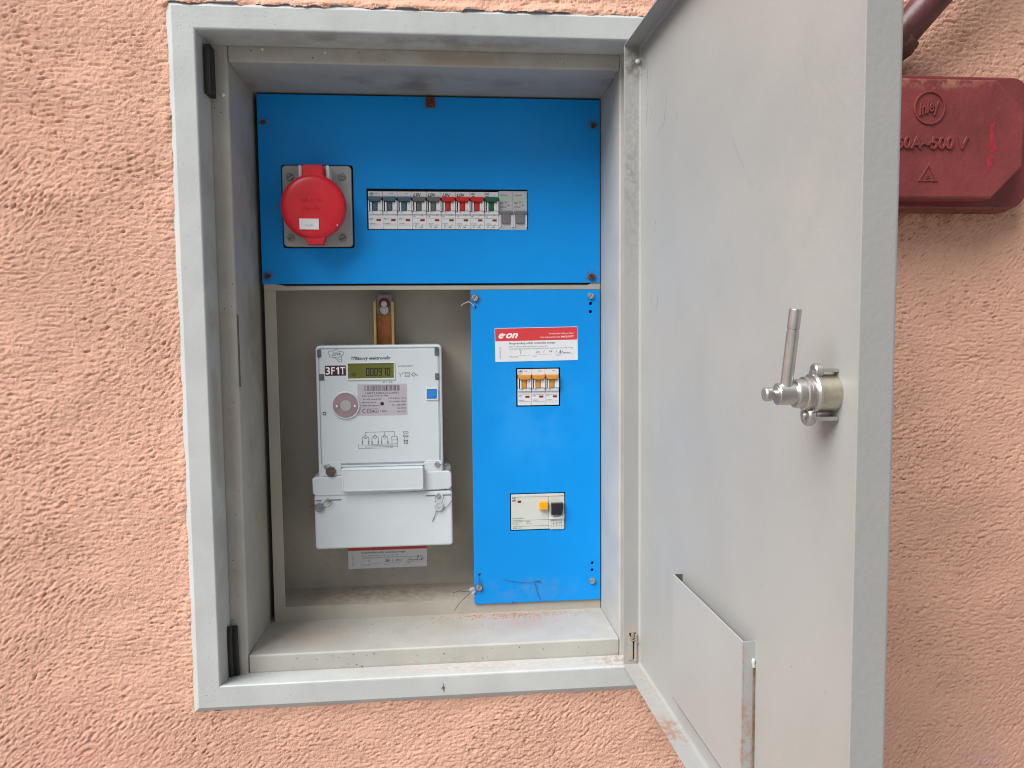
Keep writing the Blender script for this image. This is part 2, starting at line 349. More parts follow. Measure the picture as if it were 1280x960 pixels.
# ---- plaster wall: dense relief around the cabinet
X0, X1, Z0, Z1, ST = -290.0, 955.0, -530.0, 440.0, 1.15
OX0, OX1, OZ0, OZ1 = -46.5, 472.5, -366.0, 370.5          # opening
def plaster():
    nx = int((X1 - X0) / ST) + 1; nz = int((Z1 - Z0) / ST) + 1
    rs = np.random.RandomState(11)
    fx = np.fft.fftfreq(nx, ST)[None, :]; fz = np.fft.rfftfreq(nz, ST)[:, None] if False else np.fft.fftfreq(nz, ST)[:, None]
    def filt(lu, lv, ang, hp=0.0):
        c, s_ = math.cos(ang), math.sin(ang); fu = fx * c + fz * s_; fv = -fx * s_ + fz * c
        g = np.exp(-((fu * lu) ** 2 + (fv * lv) ** 2) * 4.0)
        if hp: g = g * (1 - np.exp(-((fu * hp * 2.2) ** 2 + (fv * hp) ** 2) * 4.0))
        a = np.fft.ifft2(np.fft.fft2(rs.randn(nz, nx)) * g).real
        return (a - a.mean()) / a.std()
    sm = lambda a, lo, hi: (lambda t: t * t * (3 - 2 * t))(np.clip((a - lo) / (hi - lo), 0, 1))
    o = filt(120, 80, 0.2)                                # trowel direction wanders over the wall
    n0 = filt(6.4, 1.1, 0.03, 4.2); n1 = filt(4.7, 1.1, 0.66, 4.2); n2 = filt(5.4, 1.1, 0.33, 4.2)
    w1 = sm(o, 0.0, 0.9); w2 = sm(-np.abs(o + 0.2), -0.9, 0.0)
    n = n0 * (1 - w1) * (1 - 0.6 * w2) + n1 * w1 + n2 * w2 * 0.8
    n /= n.std()
    iso = filt(1.9, 1.2, 0.2, 4.2); fine = filt(1.0, 0.9, 0, 2.5)
    patch = 0.55 + 0.45 * sm(filt(50, 28, 0.1), -0.9, 0.9)
    q = n + 0.55 * iso
    step = np.tanh((q - 0.5) / 0.16)                     # flakes with crisp lips
    mask = 0.25 + 0.75 * sm(filt(5, 2.5, 0.2), -0.9, 0.3)
    cut = sm(q, 0.85, 1.7)
    h = -0.58 * step * mask * patch - 2.1 * cut * mask * patch + 0.16 * iso + 0.17 * fine + 0.5 * filt(45, 30, 0)
    def shear(h, k):                                      # lips lean downwards, as dragged plaster does
        zi = np.arange(nz)[:, None] + k * h / ST; z0 = np.clip(np.floor(zi).astype(int), 0, nz - 2); t = np.clip(zi - z0, 0, 1)
        cx_ = np.arange(nx)[None, :]; return h[z0, cx_] * (1 - t) + h[z0 + 1, cx_] * t
    h = shear(h, 0.45)
    xs = X0 + ST * np.arange(nx); zs = Z0 + ST * np.arange(nz)
    XX, ZZ = np.meshgrid(xs, zs)
    edge = np.minimum(np.minimum(XX - X0, X1 - XX), np.minimum(ZZ - Z0, Z1 - ZZ)); h *= np.clip(edge / 12, 0, 1)
    # plaster smeared up against and over the frame
    dx = np.maximum(np.maximum(OX0 - XX, XX - OX1), 0); dz = np.maximum(np.maximum(OZ0 - ZZ, ZZ - OZ1), 0); d = np.hypot(dx, dz)
    h += np.exp(-(d / 9.0) ** 2) * (1.2 + 0.5 * filt(16, 16, 0)) + np.exp(-(d / 6.0) ** 2) * 4.2 * (ZZ > OZ1 - 4) * (1 + 0.25 * filt(14, 14, 0))
    # torn hole round the conduit end
    r = np.hypot(XX - 718, (ZZ - 335)); h -= 4 * np.exp(-(r / 16) ** 2)
    wob = 0.9 * filt(9, 9, 0)                             # uneven cut edge
    inside = (XX > OX0 + 1.2 + wob) & (XX < OX1 - 2) & (ZZ > OZ0 + 1.5 + wob) & (ZZ < OZ1 - 1.5 + 1.6 * wob)
    co = np.stack([XX, -h, ZZ], -1).reshape(-1, 3) * S
    idx = np.arange(nx * nz).reshape(nz, nx)
    keep = ~(inside[:-1, :-1] & inside[1:, 1:] & inside[:-1, 1:] & inside[1:, :-1])
    f = np.stack([idx[:-1, :-1], idx[:-1, 1:], idx[1:, 1:], idx[1:, :-1]], -1)[keep]
    nv = len(co)
    A = 9000.0; ext = np.array([(-A, 0, -1350), (A, 0, -1350), (A, 0, 4500), (-A, 0, 4500), (X0, 0, Z0), (xs[-1], 0, Z0), (xs[-1], 0, zs[-1]), (X0, 0, zs[-1])]) * S
    co = np.vstack([co, ext]); e = nv
    f2 = np.array([(e, e + 1, e + 5, e + 4), (e + 1, e + 2, e + 6, e + 5), (e + 2, e + 3, e + 7, e + 6), (e + 3, e, e + 4, e + 7)])
    f = np.vstack([f, f2])
    me = bpy.data.meshes.new('plaster_wall'); me.vertices.add(len(co)); me.vertices.foreach_set('co', co.astype(np.float32).ravel())
    me.loops.add(len(f) * 4); me.loops.foreach_set('vertex_index', f.astype(np.int32).ravel())
    me.polygons.add(len(f)); me.polygons.foreach_set('loop_start', (np.arange(len(f)) * 4).astype(np.int32))
    me.update(calc_edges=True); me.validate()
    me.polygons.foreach_set('use_smooth', np.ones(len(me.polygons), bool))
    mi = np.zeros(len(me.polygons), np.int32); mi[-4:] = 1; me.polygons.foreach_set('material_index', mi)
    return me
M_plaster = mat('salmon_plaster', (0.71, 0.415, 0.305, 1), 0.92, spec=0.15, var=0.09, vscale=6, bump=1.0, bscale=700, detail=5,
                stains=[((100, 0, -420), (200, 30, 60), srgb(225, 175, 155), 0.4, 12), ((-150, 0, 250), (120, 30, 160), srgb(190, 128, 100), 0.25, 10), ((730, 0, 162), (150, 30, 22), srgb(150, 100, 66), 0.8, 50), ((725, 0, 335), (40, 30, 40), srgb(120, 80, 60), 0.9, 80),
                        ((860, 0, -470), (60, 30, 60), srgb(205, 160, 165), 0.55, 60), ((735, 0, -440), (30, 30, 30), srgb(215, 175, 170), 0.5, 130), ((-150, 0, -420), (160, 30, 160), srgb(222, 160, 150), 0.35, 8)])
M_plaster_far = mat('salmon_plaster_beyond', (0.71, 0.415, 0.305, 1), 0.92, spec=0.15, var=0.09, vscale=6, bump=5.0, bscale=110, detail=6, stretch=(0.5, 1, 1.6))
me = plaster(); me.materials.append(M_plaster); me.materials.append(M_plaster_far)
wall = bpy.data.objects.new('plaster_wall', me); COL.objects.link(wall)
wall['label'] = 'rough salmon pink plastered house wall surrounding the grey cabinet'; wall['category'] = 'wall'

# ================================================================== CABINET
cab = thing('electrical_cabinet', 'grey painted steel electrical cabinet let into the salmon wall with its door swung open', 'cabinet', (0, 0, 0))
fr0 = front(0)
b = B(fr0)      # surround: chamfered lip, flat face and the jamb behind it
rs = [(-48, 474, -368, 372, -6), (-47.8, 473.8, -367.8, 371.8, -.4), (-47.2, 473.2, -367.2, 371.2, 0.6), (-41.2, 467.4, -360.6, 365.8, 5.5), (-40.2, 466.4, -359.6, 364.8, 6.0)]
for k in range(0, 5):
    a = rad(90 * k / 4); q = 2.6
    rs.append((-17.6 - q + q * math.sin(a), 444 + q - q * math.sin(a), -337.1 - q + q * math.sin(a), 342.2 + q - q * math.sin(a), 6 - q + q * math.cos(a)))
rs.append((-14.4, 440.5, -339.6, 339.0, -29.5))
b.rings(rs).make('frame', M_cab, cab)
def stop(b, prof, a0, a1, along):
    """profile of (across, depth y) points swept along z or x"""
    for (p, y), (q, y2) in zip(prof, prof[1:]):
        if along == 'z': b.quad([(p, y, a0), (q, y2, a0), (q, y2, a1), (p, y, a1)])
        else: b.quad([(a0, y, p), (a0, y2, q), (a1, y2, q), (a1, y, p)])
    return b
def angle_prof(o, i, back, sgn):
    P = [(o, 28.6), (o + sgn * 3, 27.6)]
    for k in range(5):
        a = rad(90 * k / 4); q = 2.4; P.append((i - sgn * q + sgn * q * math.sin(a), 27.6 + q - q * math.cos(a)))
    return P + [(back, 197)]
M_stop = mat('beige_tinted_steel', (0.425, 0.415, 0.38, 1), 0.5, var=0.10, vscale=16, bump=0.16, bscale=300, stains=cab_stains_shade, speck=0.7, rvar=0.06)  # cabinet paint tinted slightly darker and beige
b = B(world); stop(b, angle_prof(-14.4, 4.2, 7, 1), -339.6, 339, 'z'); bmesh.ops.remove_doubles(b.bm, verts=b.bm.verts[:], dist=0.01); b.make('door_stop', M_stop, cab)
b = B(world); stop(b, angle_prof(440.5, 422.5, 422.0, -1), -339.6, 339, 'z'); bmesh.ops.remove_doubles(b.bm, verts=b.bm.verts[:], dist=0.01); b.make('door_stop', M_stop, cab)
b = B(world); stop(b, angle_prof(-339.6, -319, -320.8, 1), 5.1, 421.9, 'x'); bmesh.ops.remove_doubles(b.bm, verts=b.bm.verts[:], dist=0.01); b.make('door_stop', M_stop, cab)
b = B(world); stop(b, angle_prof(339.0, 322.3, 320.0, -1), 5.1, 421.9, 'x'); bmesh.ops.remove_doubles(b.bm, verts=b.bm.verts[:], dist=0.01); b.make('door_stop', M_stop, cab)
b = B(world)    # closed carcass behind
b.quad([(-14, 198, -345), (445, 198, -345), (445, 198, 345), (-14, 198, 345)])
b.box(-60, 490, 60, 200, -380, -345); b.box(-60, 490, 60, 200, 345, 384); b.box(-60, -20, 60, 200, -380, 384); b.box(446, 490, 60, 200, -380, 384)
b.make('back_panel', M_black, cab)
# meter niche: lip, floor, walls, back
D = 124.35
b = B(world)
b.plate([rrect(11.6, 421.9, -320.0, 94.2, 0.8, 2), rrect(25.2, 259.0, -301.8, 88.4, 0.5, 2)][0:0] or [rect(0, 0.01, 0, 0.01)], 0, 0.4, 0.1)
b.bm.clear()
lip = B(front(D + 3.2)); lip.plate([rect(11.6, 421.6, -320.4, 94.2), rect(25.2, 262, -301.8, 88.4), rect(272, 412, -292, 80)], -1.2, 0, 0.35)
lip.make('niche_frame', M_niche, cab)
b.quad([(13, 128, -301.9), (264, 128, -301.9), (264, 192, -300.8), (13, 192, -300.8)])
b.quad([(13, 128, 91), (264, 128, 91), (264, 192, 91), (13, 192, 91)])
b.quad([(13, 128, -302), (13, 192, -302), (13, 192, 91), (13, 128, 91)])
b.quad([(264, 128, -302), (264, 192, -302), (264, 192, 91), (264, 128, 91)])
b.quad([(13, 192, -302), (264, 192, -302), (264, 192, 91), (13, 192, 91)])
b.make('meter_niche', M_niche, cab, sharp=20)
# upper cover with its cut-outs
UF = front(D)
b = B(UF); b.plate([rrect(10.6, 421.2, 96.0, 318.6, 1.2, 2), rrect(36.6, 120.6, 138.8, 236.8, 3, 3), rect(136.2, 330.9, 160.6, 209.6)], -2, 0, 0.5)
cov1 = b.make('cover_panel', M_blue, cab, label='wide upper blue cover panel')
for (u, v, mm, r, a) in ((17.4, 285.7, M_rusty, 2.6, .4), (412.6, 287.8, M_rusty, 3.3, 1.2), (17.2, 105.5, M_rusty, 3.4, .2), (410.2, 103.3, M_rusty, 4.2, 2.0)):
    screw(UF, u, v, 0, r, a, mm, cov1)
b = B(UF); b.box(209, 219.5, 306, 318.4, 0.2, 1.6, 0.4); bk = b.make('clip_plate', M_rusty, cov1)
screw(UF, 214.2, 311.2, 1.6, 2.9, .7, M_rusty, cov1)
# right cover
b = B(UF)
holes = [circ(409.1, 70.4, 2.0, 12), circ(408.9, 60.2, 2.0, 12), circ(410.5, -259.7, 1.9, 12), circ(410.4, -268.8, 1.9, 12), circ(264.9, 66.6, 1.9, 12), circ(266.4, -269.2, 1.8, 12)]
b.plate([rrect(259.4, 421.0, -307.3, 87.6, 1.0, 2), rect(314.8, 370.2, -57.2, -9.0), rect(305.8, 375.8, -214.6, -166.9)] + holes, -2, 0, 0.5)
cov2 = b.make('cover_panel', M_blue, cab, label='tall lower right blue cover panel')
for (u, v, a, mm) in ((264.6, 78.0, .9, M_zinc_y), (408.8, 79.8, 1.0, M_zinc), (265.3, -285.3, 1.1, M_zinc), (410.0, -282.2, .1, M_zinc)):
    screw(UF, u, v, 0, 3.9, a, mm, cov2, h=3.2)
b = B(world); b.box(266, 424, 175, 176, -300, 90); b.make('inner_backing', M_niche, cab); b = B(world); b.box(12, 420, 180, 181, 97, 318); b.make('inner_backing', M_niche, cab)
# cross rail between the covers
b = B(front(D + 1.5)); b.prism([(11.8, 88.8), (421, 88.0), (421.4, 96.5), (411, 96.5), (405, 93.2), (40, 93.2), (24, 96.5), (11.8, 96.5)], -1.2, 0.2, 0.3)
b.make('cross_rail', M_niche, cab)
# strike pieces in the left jamb
b = B(world); b.box(-14.6, -8.6, 9, 27, 284, 334, 0.8); b.make('latch_strike', M_rubber, cab, label='black steel strip at the top of the left jamb')
b = B(world)
b.tube([(-12.6, 20, -338), (-12.9, 19, -300), (-12.6, 20, -282)], 2.6, 10); b.tube([(-7.2, 24, -339), (-7.6, 24, -300), (-8.4, 25, -284)], 2.3, 10); b.box(-12, -6, 22, 27, -338, -284, 0.6)
b.make('seal_remnant', M_rubber, cab, label='worn black rubber strip at the bottom of the left jamb')
# paint chips and drips on the frame
b = B(world)
for (u, z, l, wd_) in ((-5, 0, 62, .8),):
    b.box(4.5, 5.3, 29, 31, -20, 58)
b.make('dark_scratch', M_scr, cab)
b = B(fr0); b.prism([(216, -353), (219, -349), (218, -344), (220.5, -351), (219.6, -357), (218, -352)], 6, 6.15); b.make('paint_chip', M_scr, cab)
b = B(front(27.6))
for _ in range(34):
    u, v = random.uniform(10, 415), random.choice((random.uniform(-338, -322), random.uniform(324, 337)))
    b.lathe(u, v, [(random.uniform(.3, .9), 0), (random.uniform(.2, .5), .25), (0, .3)], 6)
for _ in range(26): b.lathe(random.uniform(-12, 2), random.uniform(-330, 330), [(random.uniform(.3, .8), 0), (.2, .3), (0, .3)], 6)
b.make('dirt_specks', M_scr, cab, kind='stuff')
b = B(front(27.6)); b.lathe(-1.5, 288, [(2.0, 0), (1.5, .8), (0, 1.2)], 10); b.lathe(105, 334, [(1.2, 0), (.8, .8), (0, 1.0)], 10); b.lathe(40, 336, [(1.4, 0), (.8, .8), (0, 1.0)], 10); b.make('paint_drop', M_wdot, cab, split=True)

b = B(fr0)
for _ in range(70):
    if random.random() < .5: u, v = random.choice((random.uniform(-38, -20), random.uniform(-38, 440))), random.choice((random.uniform(-356, -340), random.uniform(344, 362)))
    else: u, v = random.uniform(-38, -20), random.uniform(-350, 355)
    b.lathe(u, v, [(random.uniform(.25, .7), 5.95), (.2, 6.15), (0, 6.2)], 6)
b.make('dirt_specks', M_scr2, cab, kind='stuff')
# ---- door (u from hinge, v = z, w inwards)
dz0, dz1, DW, RM = -336.0, 336.8, 450.3, 18.7
b = B(doorf)
def dr(i, w): return (i, DW - i, dz0 + i, dz1 - i, w)
seq = [dr(2.2, -1.3), dr(0.7, -0.9), dr(0, 0.8), dr(0, RM - .5), dr(.3, RM), dr(1.0, RM), dr(1.3, RM - .5), dr(1.3, 3.2), dr(1.8, 1.7), dr(2.9, .5), dr(4.4, 0)]
b.rings(seq, True, True)
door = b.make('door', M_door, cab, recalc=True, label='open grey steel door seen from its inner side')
# lower hinge: bent leaf round a pin in a slot of the rim
b = B(world); hy = HY - 1.4
b.box(HX - 12.2, HX - 4.6, hy - .5, hy + .4, -329, -299); b.make('hinge_slot', M_black, door)
b = B(world)
b.box(HX - 13.4, HX - 8.4, hy - 1.4, hy - .4, -329.5, -305, .3); b.box(HX - 6.6, HX - 4.0, hy - 2.2, hy - .4, -331, -300, .5)
b.tube([(HX - 13.6, hy - 1.5, -300), (HX - 11.2, hy - 2.2, -305), (HX - 8.2, hy - 2.4, -307), (HX - 5.2, hy - 2.2, -306), (HX - 3.6, hy - 2, -310)], .8, 8)
b.make('hinge_leaf', M_door, door)
b = B(world); b.tube([(HX - 9.0, hy - 2.2, -304), (HX - 9.0, hy - 2.2, -299)], [2.3, 1.6], 12); b.make('hinge_pin', M_zinc_y, door)
b = B(world); b.lathe(HX - 4.2, 320, [(0, HY - 4.9), (1.6, HY - 4.6), (2.3, HY - 3.6), (2.3, HY - .6)], 14, axis='v'); b.make('hinge_rivet', M_wdot, door)
# document pocket
b = B(doorf); s0, s1, zt, zb, dp = 139, 295, -187.6, -305, 9.2
b.box(s0, s1, zb, zt, dp - .9, dp, .7)
b.prism([(s1 - .9, zb), (s1, zb), (s1, zt), (s1 - .9, zt)], 0, dp)

b.quad([(s0, zb, dp), (s1, zb, dp), (s1, zb - 7, .2), (s0, zb - 7, .2)])
pk = b.make('document_pocket', M_pocket, door, recalc=True)
b = B(doorf); b.prism([(s0 + .1, zb), (s0 + 1, zb), (s0 + 1, zt - .4), (s0 + .1, zt - .4)], 0.05, dp - .95); b.make('pocket_side', mat('shaded_pocket_steel', (0.12, 0.11, 0.10, 1), .6, var=.4, vscale=60), door)  # side wall coloured dark to carry the pocket's inner shade
M_rseam = mat('rusty_seam', srgb(112, 84, 58), 0.8, var=.5, vscale=90, stains=[((437, -300, -250), (60, 30, 200), srgb(120, 112, 104), 1.0, 60)], bump=.4, bscale=700)
b = B(doorf); b.box(s1 - .1, s1 + 1.7, zb - 6, zt - 20, 0.05, 1.5, .4); b.make('rusty_seam', M_rseam, door)
b = B(doorf); b.tube([(s1 + .3, zt - 13, .6), (s1 + 1, zt - 15, 1.6), (s1 + .6, zt - 19, .8)], 1.3, 8); b.make('weld_bead', M_cab, door)
# scratches
b = B(doorf)
for pts, wd_ in (([(26, 318), (22, 290), (20, 280)], .9), ([(24, 272), (21, 255), (20, 248)], .8), ([(90, 268), (78, 236), (64, 232), (52, 226)], .5), ([(118, 236), (116, 230)], .9),
                 ([(50, 148), (53, 144)], 1.8), ([(52, 141), (54, 135)], .6), ([(62, 74), (58, 62), (57, 56)], 1.0), ([(40, 262), (33, 250)], .6), ([(36, 300), (30, 285)], .5),
                 ([(269, -262), (270, -277)], 1.1), ([(255, -302), (256, -306)], 1.0), ([(44, 84), (38, 60)], .3), ([(74, -40), (76, -70)], .3)):
    b.scratch(pts, wd_, 0.06)
b.make('scratch', M_scr, door, split=True)
b = B(doorf)
for pts, wd_ in (([(236, 190), (252, 172), (270, 150)], .8), ([(270, 150), (284, 136)], .5), ([(330, 20), (333, -6)], .35), ([(180, 40), (185, -20)], .3), ([(200, -60), (208, -120)], .3), ([(95, -190), (97, -240)], .35), ([(350, 210), (358, 190)], .35)):
    b.scratch(pts, wd_ * 1.3, 0.05)
b.make('faint_scratch', M_scr2, door, split=True)
# lock: barrel, collars, lever
A, ZL = 394.0, 1.0
b = B(doorf); b.lathe(A, ZL, [(11.2, 0), (11.2, 12.0), (10.6, 12.6), (10.2, 12.8), (0, 12.8)], 36); barrel = b.make('lock_barrel', M_zinc_y, door)
b = B(doorf); b.lathe(A, ZL, [(11.8, 12.0), (11.9, 13.4), (11.0, 14.4), (9.6, 14.6), (9.4, 16.4), (9.8, 17.0), (9.6, 18.6), (8.6, 19.2), (8.4, 23.0), (7.8, 24), (0, 24)], 36); b.make('lock_collar', M_zinc, door)
b = B(doorf)
b.lathe(A + 2, 13.2 + ZL, [(0, 9), (3.6, 9), (4.2, 9.6), (4.2, 13), (3.6, 13.8), (0, 13.8)], 20)
b.box(A + 1, A + 6, 12.4 + ZL, 14.4 + ZL, 0.2, 10, .3); b.box(A - 1, A + 3, 6.5, 14, 13.0, 14.6, .4); b.box(A - 5, A + 7, -15.4 + ZL, -13.0 + ZL, .2, 14, .4)
b.lathe(A - 1, -13.0 + ZL, [(0, 12), (5.4, 12), (6.0, 12.7), (6.0, 15.6), (5.2, 16.6), (0, 16.6)], 22)
b.lathe(A - 1, -12.8 + ZL, [(2.2, 16.4), (2.6, 17.4), (1.6, 18.4), (0, 18.6)], 12)
b.make('latch_bracket', M_zinc, door)
b = B(doorf)
b.tube([(A, ZL - 0, 24.6), (A + .2, ZL, 36.2)][0:0] or [(A, ZL, 23.5), (A, ZL, 34.0)], 6.4, 22)
b.lathe(A, ZL, [(6.4, 23.5), (6.4, 33.6), (5.8, 34.4), (4.6, 34.6), (4.6, 35.2), (0, 35.2)], 28)
b.make('lever_hub', M_zinc, door)
b = B(doorf); p0 = (A + 1, 2, 29.5); p1 = (A + 6.5, 49.5, 27.0)
pts = [tuple(p0[i] + (p1[i] - p0[i]) * t for i in range(3)) for t in (0, .25, .5, .74, .745, .76, .765, .98, 1)]
b.tube(pts, [3.45, 3.45, 3.45, 3.45, 3.1, 3.1, 3.45, 3.45, 3.1], 20); b.make('lever', M_zinc, door)
b = B(doorf); b.lathe(A, ZL, [(2.6, 34.8), (2.6, 37.8), (4.1, 38.0), (4.1, 41.2), (3.5, 42.0), (0, 42.0)], 22); b.box(A - 3.4, A + 3.4, ZL - .5, ZL + .5, 41.9, 42.1); b.make('lever_screw', M_zinc, door)

# ---- plaster crumbs on the sill
b = B(world)
for k in range(900):
    if k < 560: x = random.gauss(305, 48); y = 121 - abs(random.gauss(0, 8)); z = -320.4 + (124 - y) * .014
    else: x = random.uniform(12, 415); y = random.uniform(34, 120); z = -319.5
    if not 8 < x < 418 or y < 32: continue
    r = random.uniform(.25, .95) if k < 560 else random.uniform(.15, .45)
    t = bmesh.new(); bmesh.ops.create_icosphere(t, subdivisions=1, radius=r)
    sx, sy, sz = (random.uniform(.6, 1.4) for _ in range(3))
    for v in t.verts: v.co = Vector((v.co.x * sx + x, v.co.y * sy + y, v.co.z * sz * .8 + z + r * .5)) + Vector([random.uniform(-.15, .15) for _ in range(3)])
    b._add(t)
b.make('plaster_crumbs', M_pchip, None, 'salmon plaster crumbs and dust scattered along the cabinet sill', kind='stuff', category='debris')

# ================================================================== SOCKET
so = thing('power_socket', 'power socket with round red lid on a grey plate left of the breaker row', 'socket', (78, D, 188))
PF = front(D - 1.5)
b = B(PF); b.box(38.0, 118.8, 140.2, 235.4, -8, 2.2, 1.2, 2)
b.bm.clear(); b.plate([rrect(38.0, 118.8, 140.2, 235.4, 4.5, 5)], -8, 2.2, 1.2, 2); b.make('base_plate', M_plate, so)
for u, v, a in ((47.2, 221.8, .6), (107.8, 222.4, -.5), (46.6, 150.4, .5), (107.2, 150.2, .4)): screw(PF, u, v, 2.2, 4.3, a, M_lead, so, h=2.2)
b = B(PF); b.lathe(77.5, 183.5, [(35, 2), (35, 6), (33, 8), (32.5, 25), (0, 25)], 48); b.make('socket_body', M_plate, so)
LF = front(D)
b = B(LF); c = (77.5, 183.2)
b.lathe(*c, [(36.0, 20.5), (37.2, 21.5), (37.5, 26), (37.1, 29.2), (35.6, 31.4), (33.0, 33.0), (29, 33.9), (22, 34.3), (0, 34.6)], 72)
lid = b.make('socket_lid', M_red, so)
b = B(LF); b.prism([(63.5, 212), (92.5, 212), (90.8, 221), (90.8, 228), (89, 231.4), (67.2, 231.4), (65.4, 228), (65.4, 221)], 19, 31.5, 3.0, 3); b.make('lid_tab', M_red, so); b = B(LF); b.prism([(64, 154), (92.5, 154), (90.4, 146), (88.0, 139.5), (70.5, 139.5), (67.6, 146)], 21, 30.5, 2.0, 2); b.make('lid_tab', M_red, so)
b = B(LF); b.box(60.8, 65.2, 212, 231.5, 3, 25, 1.2); b.box(92.0, 96.4, 212, 231.5, 3, 25, 1.2); b.make('lid_hinge', M_white, so, split=True)
b = B(LF); b.prism([(62.3, 156.6), (84.0, 156.3), (84.2, 168.6), (62.1, 168.9)], 34.4, 34.9); lb = b.make('paper_label', M_paper, so)
b = B(LF); b.text('16A', 69, 160, 4, 34.95, width=9); b.make('faint_print', mat('faint_grey_print', (.4, .42, .42, 1), .5), so, kind='stuff')
b = B(LF)
for pts in ([(63, 193), (63, 196), (86, 196)], [(64, 177), (88, 177), (92, 173), (92, 184)]): b.stroke(pts, .7, 34.75)
b.text('380-415V~', 64.5, 187.6, 7.0, 34.3, width=25, ext=.6, bev=.15); b.text('16A-6h', 65.0, 179.4, 7.0, 34.3, width=20, ext=.6, bev=.15)
b.make('embossed_lettering', M_red, so, kind='stuff')
b = B(LF); b.lathe(104.5, 162, [(1.7, 29), (1.3, 32.2), (0, 32.6)], 10); b.make('lid_pip', M_plate, so)

# ================================================================== BREAKERS
def module(th, x, zt, zb, tm, hw=17.5, marks=True, logo=None, n=0, body_m=None):
    """one pole of a breaker: window x..x+17.5 by zb..zt, front just behind the cover"""
    k = (zt - zb) / 44.0; Y = lambda v: zt - v * k       # v mm measured from the top
    f = front(D + 1.0); bm_ = body_m or M_breaker
    b = B(f)
    # body: three steps (top label strip, toggle bay, curved lower nose)
    b.box(x + .12, x + hw - .12, Y(7.0), Y(0), -40, 1.2, .35)
    b.box(x + .12, x + hw - .12, Y(44.4), Y(24.6), -40, 1.6, .35)
    b.prism([(x + .3, Y(27)), (x + hw - .3, Y(27)), (x + hw - .3, Y(21.6)), (x + hw * .5, Y(22.3)), (x + .3, Y(23.9))], 1.4, 3.6, .7, 2)
    b.make('body', bm_, th)
    b = B(f); b.box(x + .15, x + hw - .15, Y(25), Y(6.8), -40, -1.4)
    b.make('toggle_bay', M_breaker_in, th)
    b = B(f)
    b.box(x + .35, x + 1.5, Y(23.6), Y(11.4), -2, 5.2, .4); b.box(x + 2.9, x + 4.9, Y(23.8), Y(13.0), -2, 5.8, .6)
    b.box(x + hw - 5.9, x + hw - 2.6, Y(22.6), Y(13.0), -2, 5.2, .7); b.box(x + hw - 2.7, x + hw - .35, Y(23.0), Y(11.0), -2, 6.0, .6)
    b.make('side_rib', bm_, th, split=True)
    b = B(f)
    b.prism([(x + .7, Y(6.9)), (x + .7, Y(10.4)), (x + 3.2, Y(12.6)), (x + hw - 3.8, Y(12.6)), (x + hw - 1.1, Y(10.4)), (x + hw - 1.1, Y(6.9))][::-1], -1, 8.5, 1.0, 2)
    b.box(x + 5.3, x + 11.4, Y(23.4), Y(11.5), -1, 5.2, 1.6, 3)
    b.make('toggle', tm, th)
    b = B(f); b.box(x + 9.6, x + 14.9, Y(35.0), Y(32.6), 1.5, 1.9, .2); b.make('indicator', M_ind, th)
def breaker_print(th, x, zt, zb, kind, n=1, hw=17.5):
    f = front(D + 1.0); k = (zt - zb) / 44.0; Y = lambda v: zt - v * k
    b = B(f); w = 1.28
    for i in range(n):
        xx = x + hw * i
        if kind == 'LSN':
            if i == 0: b.text('OEZ', xx + 1, Y(3.6), 2.9, w, bold=.05, width=6); b.text('LSN', xx + 1.2, Y(6.3), 2.2, w, width=5)
            b.text('32B', xx + 8.6, Y(2.8), 1.8, w, width=4)
        elif kind == 'LV': b.text('LSN', xx + 1.4, Y(5.6), 5.2, w, shear=.4, bold=.035, width=9.4)
        elif kind == 'RCD': pass
    w = 1.7
    for i in range(n):
        xx = x + hw * i
        b.text('16', xx + 1.4, Y(30.2), 2.6, w, width=2.6) if kind != 'LSN' else b.text('B32', xx + 1.4, Y(33.5), 2.4, w, width=4)
        b.stroke([(xx + 1.2, Y(31.4)), (xx + hw - 1.4, Y(31.4))], .25, w); b.stroke([(xx + 1.2, Y(39.6)), (xx + hw - 1.4, Y(39.6))], .25, w)
        b.text('230/400V~', xx + 1.4, Y(38.6), 1.7, w, width=7.6)
        if kind != 'LSN':
            b.stroke([(xx + 3, Y(43)), (xx + 5, Y(39)), (xx + 4, Y(41)), (xx + 6.4, Y(43))], .35, w); b.stroke([(xx + 10, Y(43)), (xx + 13, Y(38))], .35, w); b.stroke([(xx + 11.5, Y(29)), (xx + 14, Y(25.8))], .35, w)
            b.text('6000', xx + 8.4, Y(42.8), 2.0, w, width=4.5)
    b.make('printed_marks', M_ink2, th, kind='stuff')
ZT, ZB, BX = 206.4, 161.9, 137.7
def dev(name, label, cat, x, zt, group): return thing(name, label, cat, (x, D + 1, (zt - 22)), group)
G1 = 'circuit breakers in the row of the upper blue panel'
t = dev('circuit_breaker', 'three-pole circuit breaker with slate blue toggles at the left end of the upper row', 'circuit breaker', BX, ZT, G1)
for i in range(3): module(t, BX + 17.5 * i, ZT, ZB, M_steelblue)
breaker_print(t, BX, ZT, ZB, 'LSN', 3)
spec = [(M_tgrey, 'single breaker with grey-brown toggle directly right of the three blue toggles'), (M_tgrey, 'single breaker with grey-brown toggle directly left of the first red toggle'),
        (M_tred, 'single breaker with red toggle directly right of the grey-brown toggles'), (M_tred, 'single breaker with red toggle, the middle of the three red ones'),
        (M_tred, 'single breaker with red toggle directly left of the green toggle'), (M_tgreen, 'single breaker with dark green toggle beside the grey pale device')]
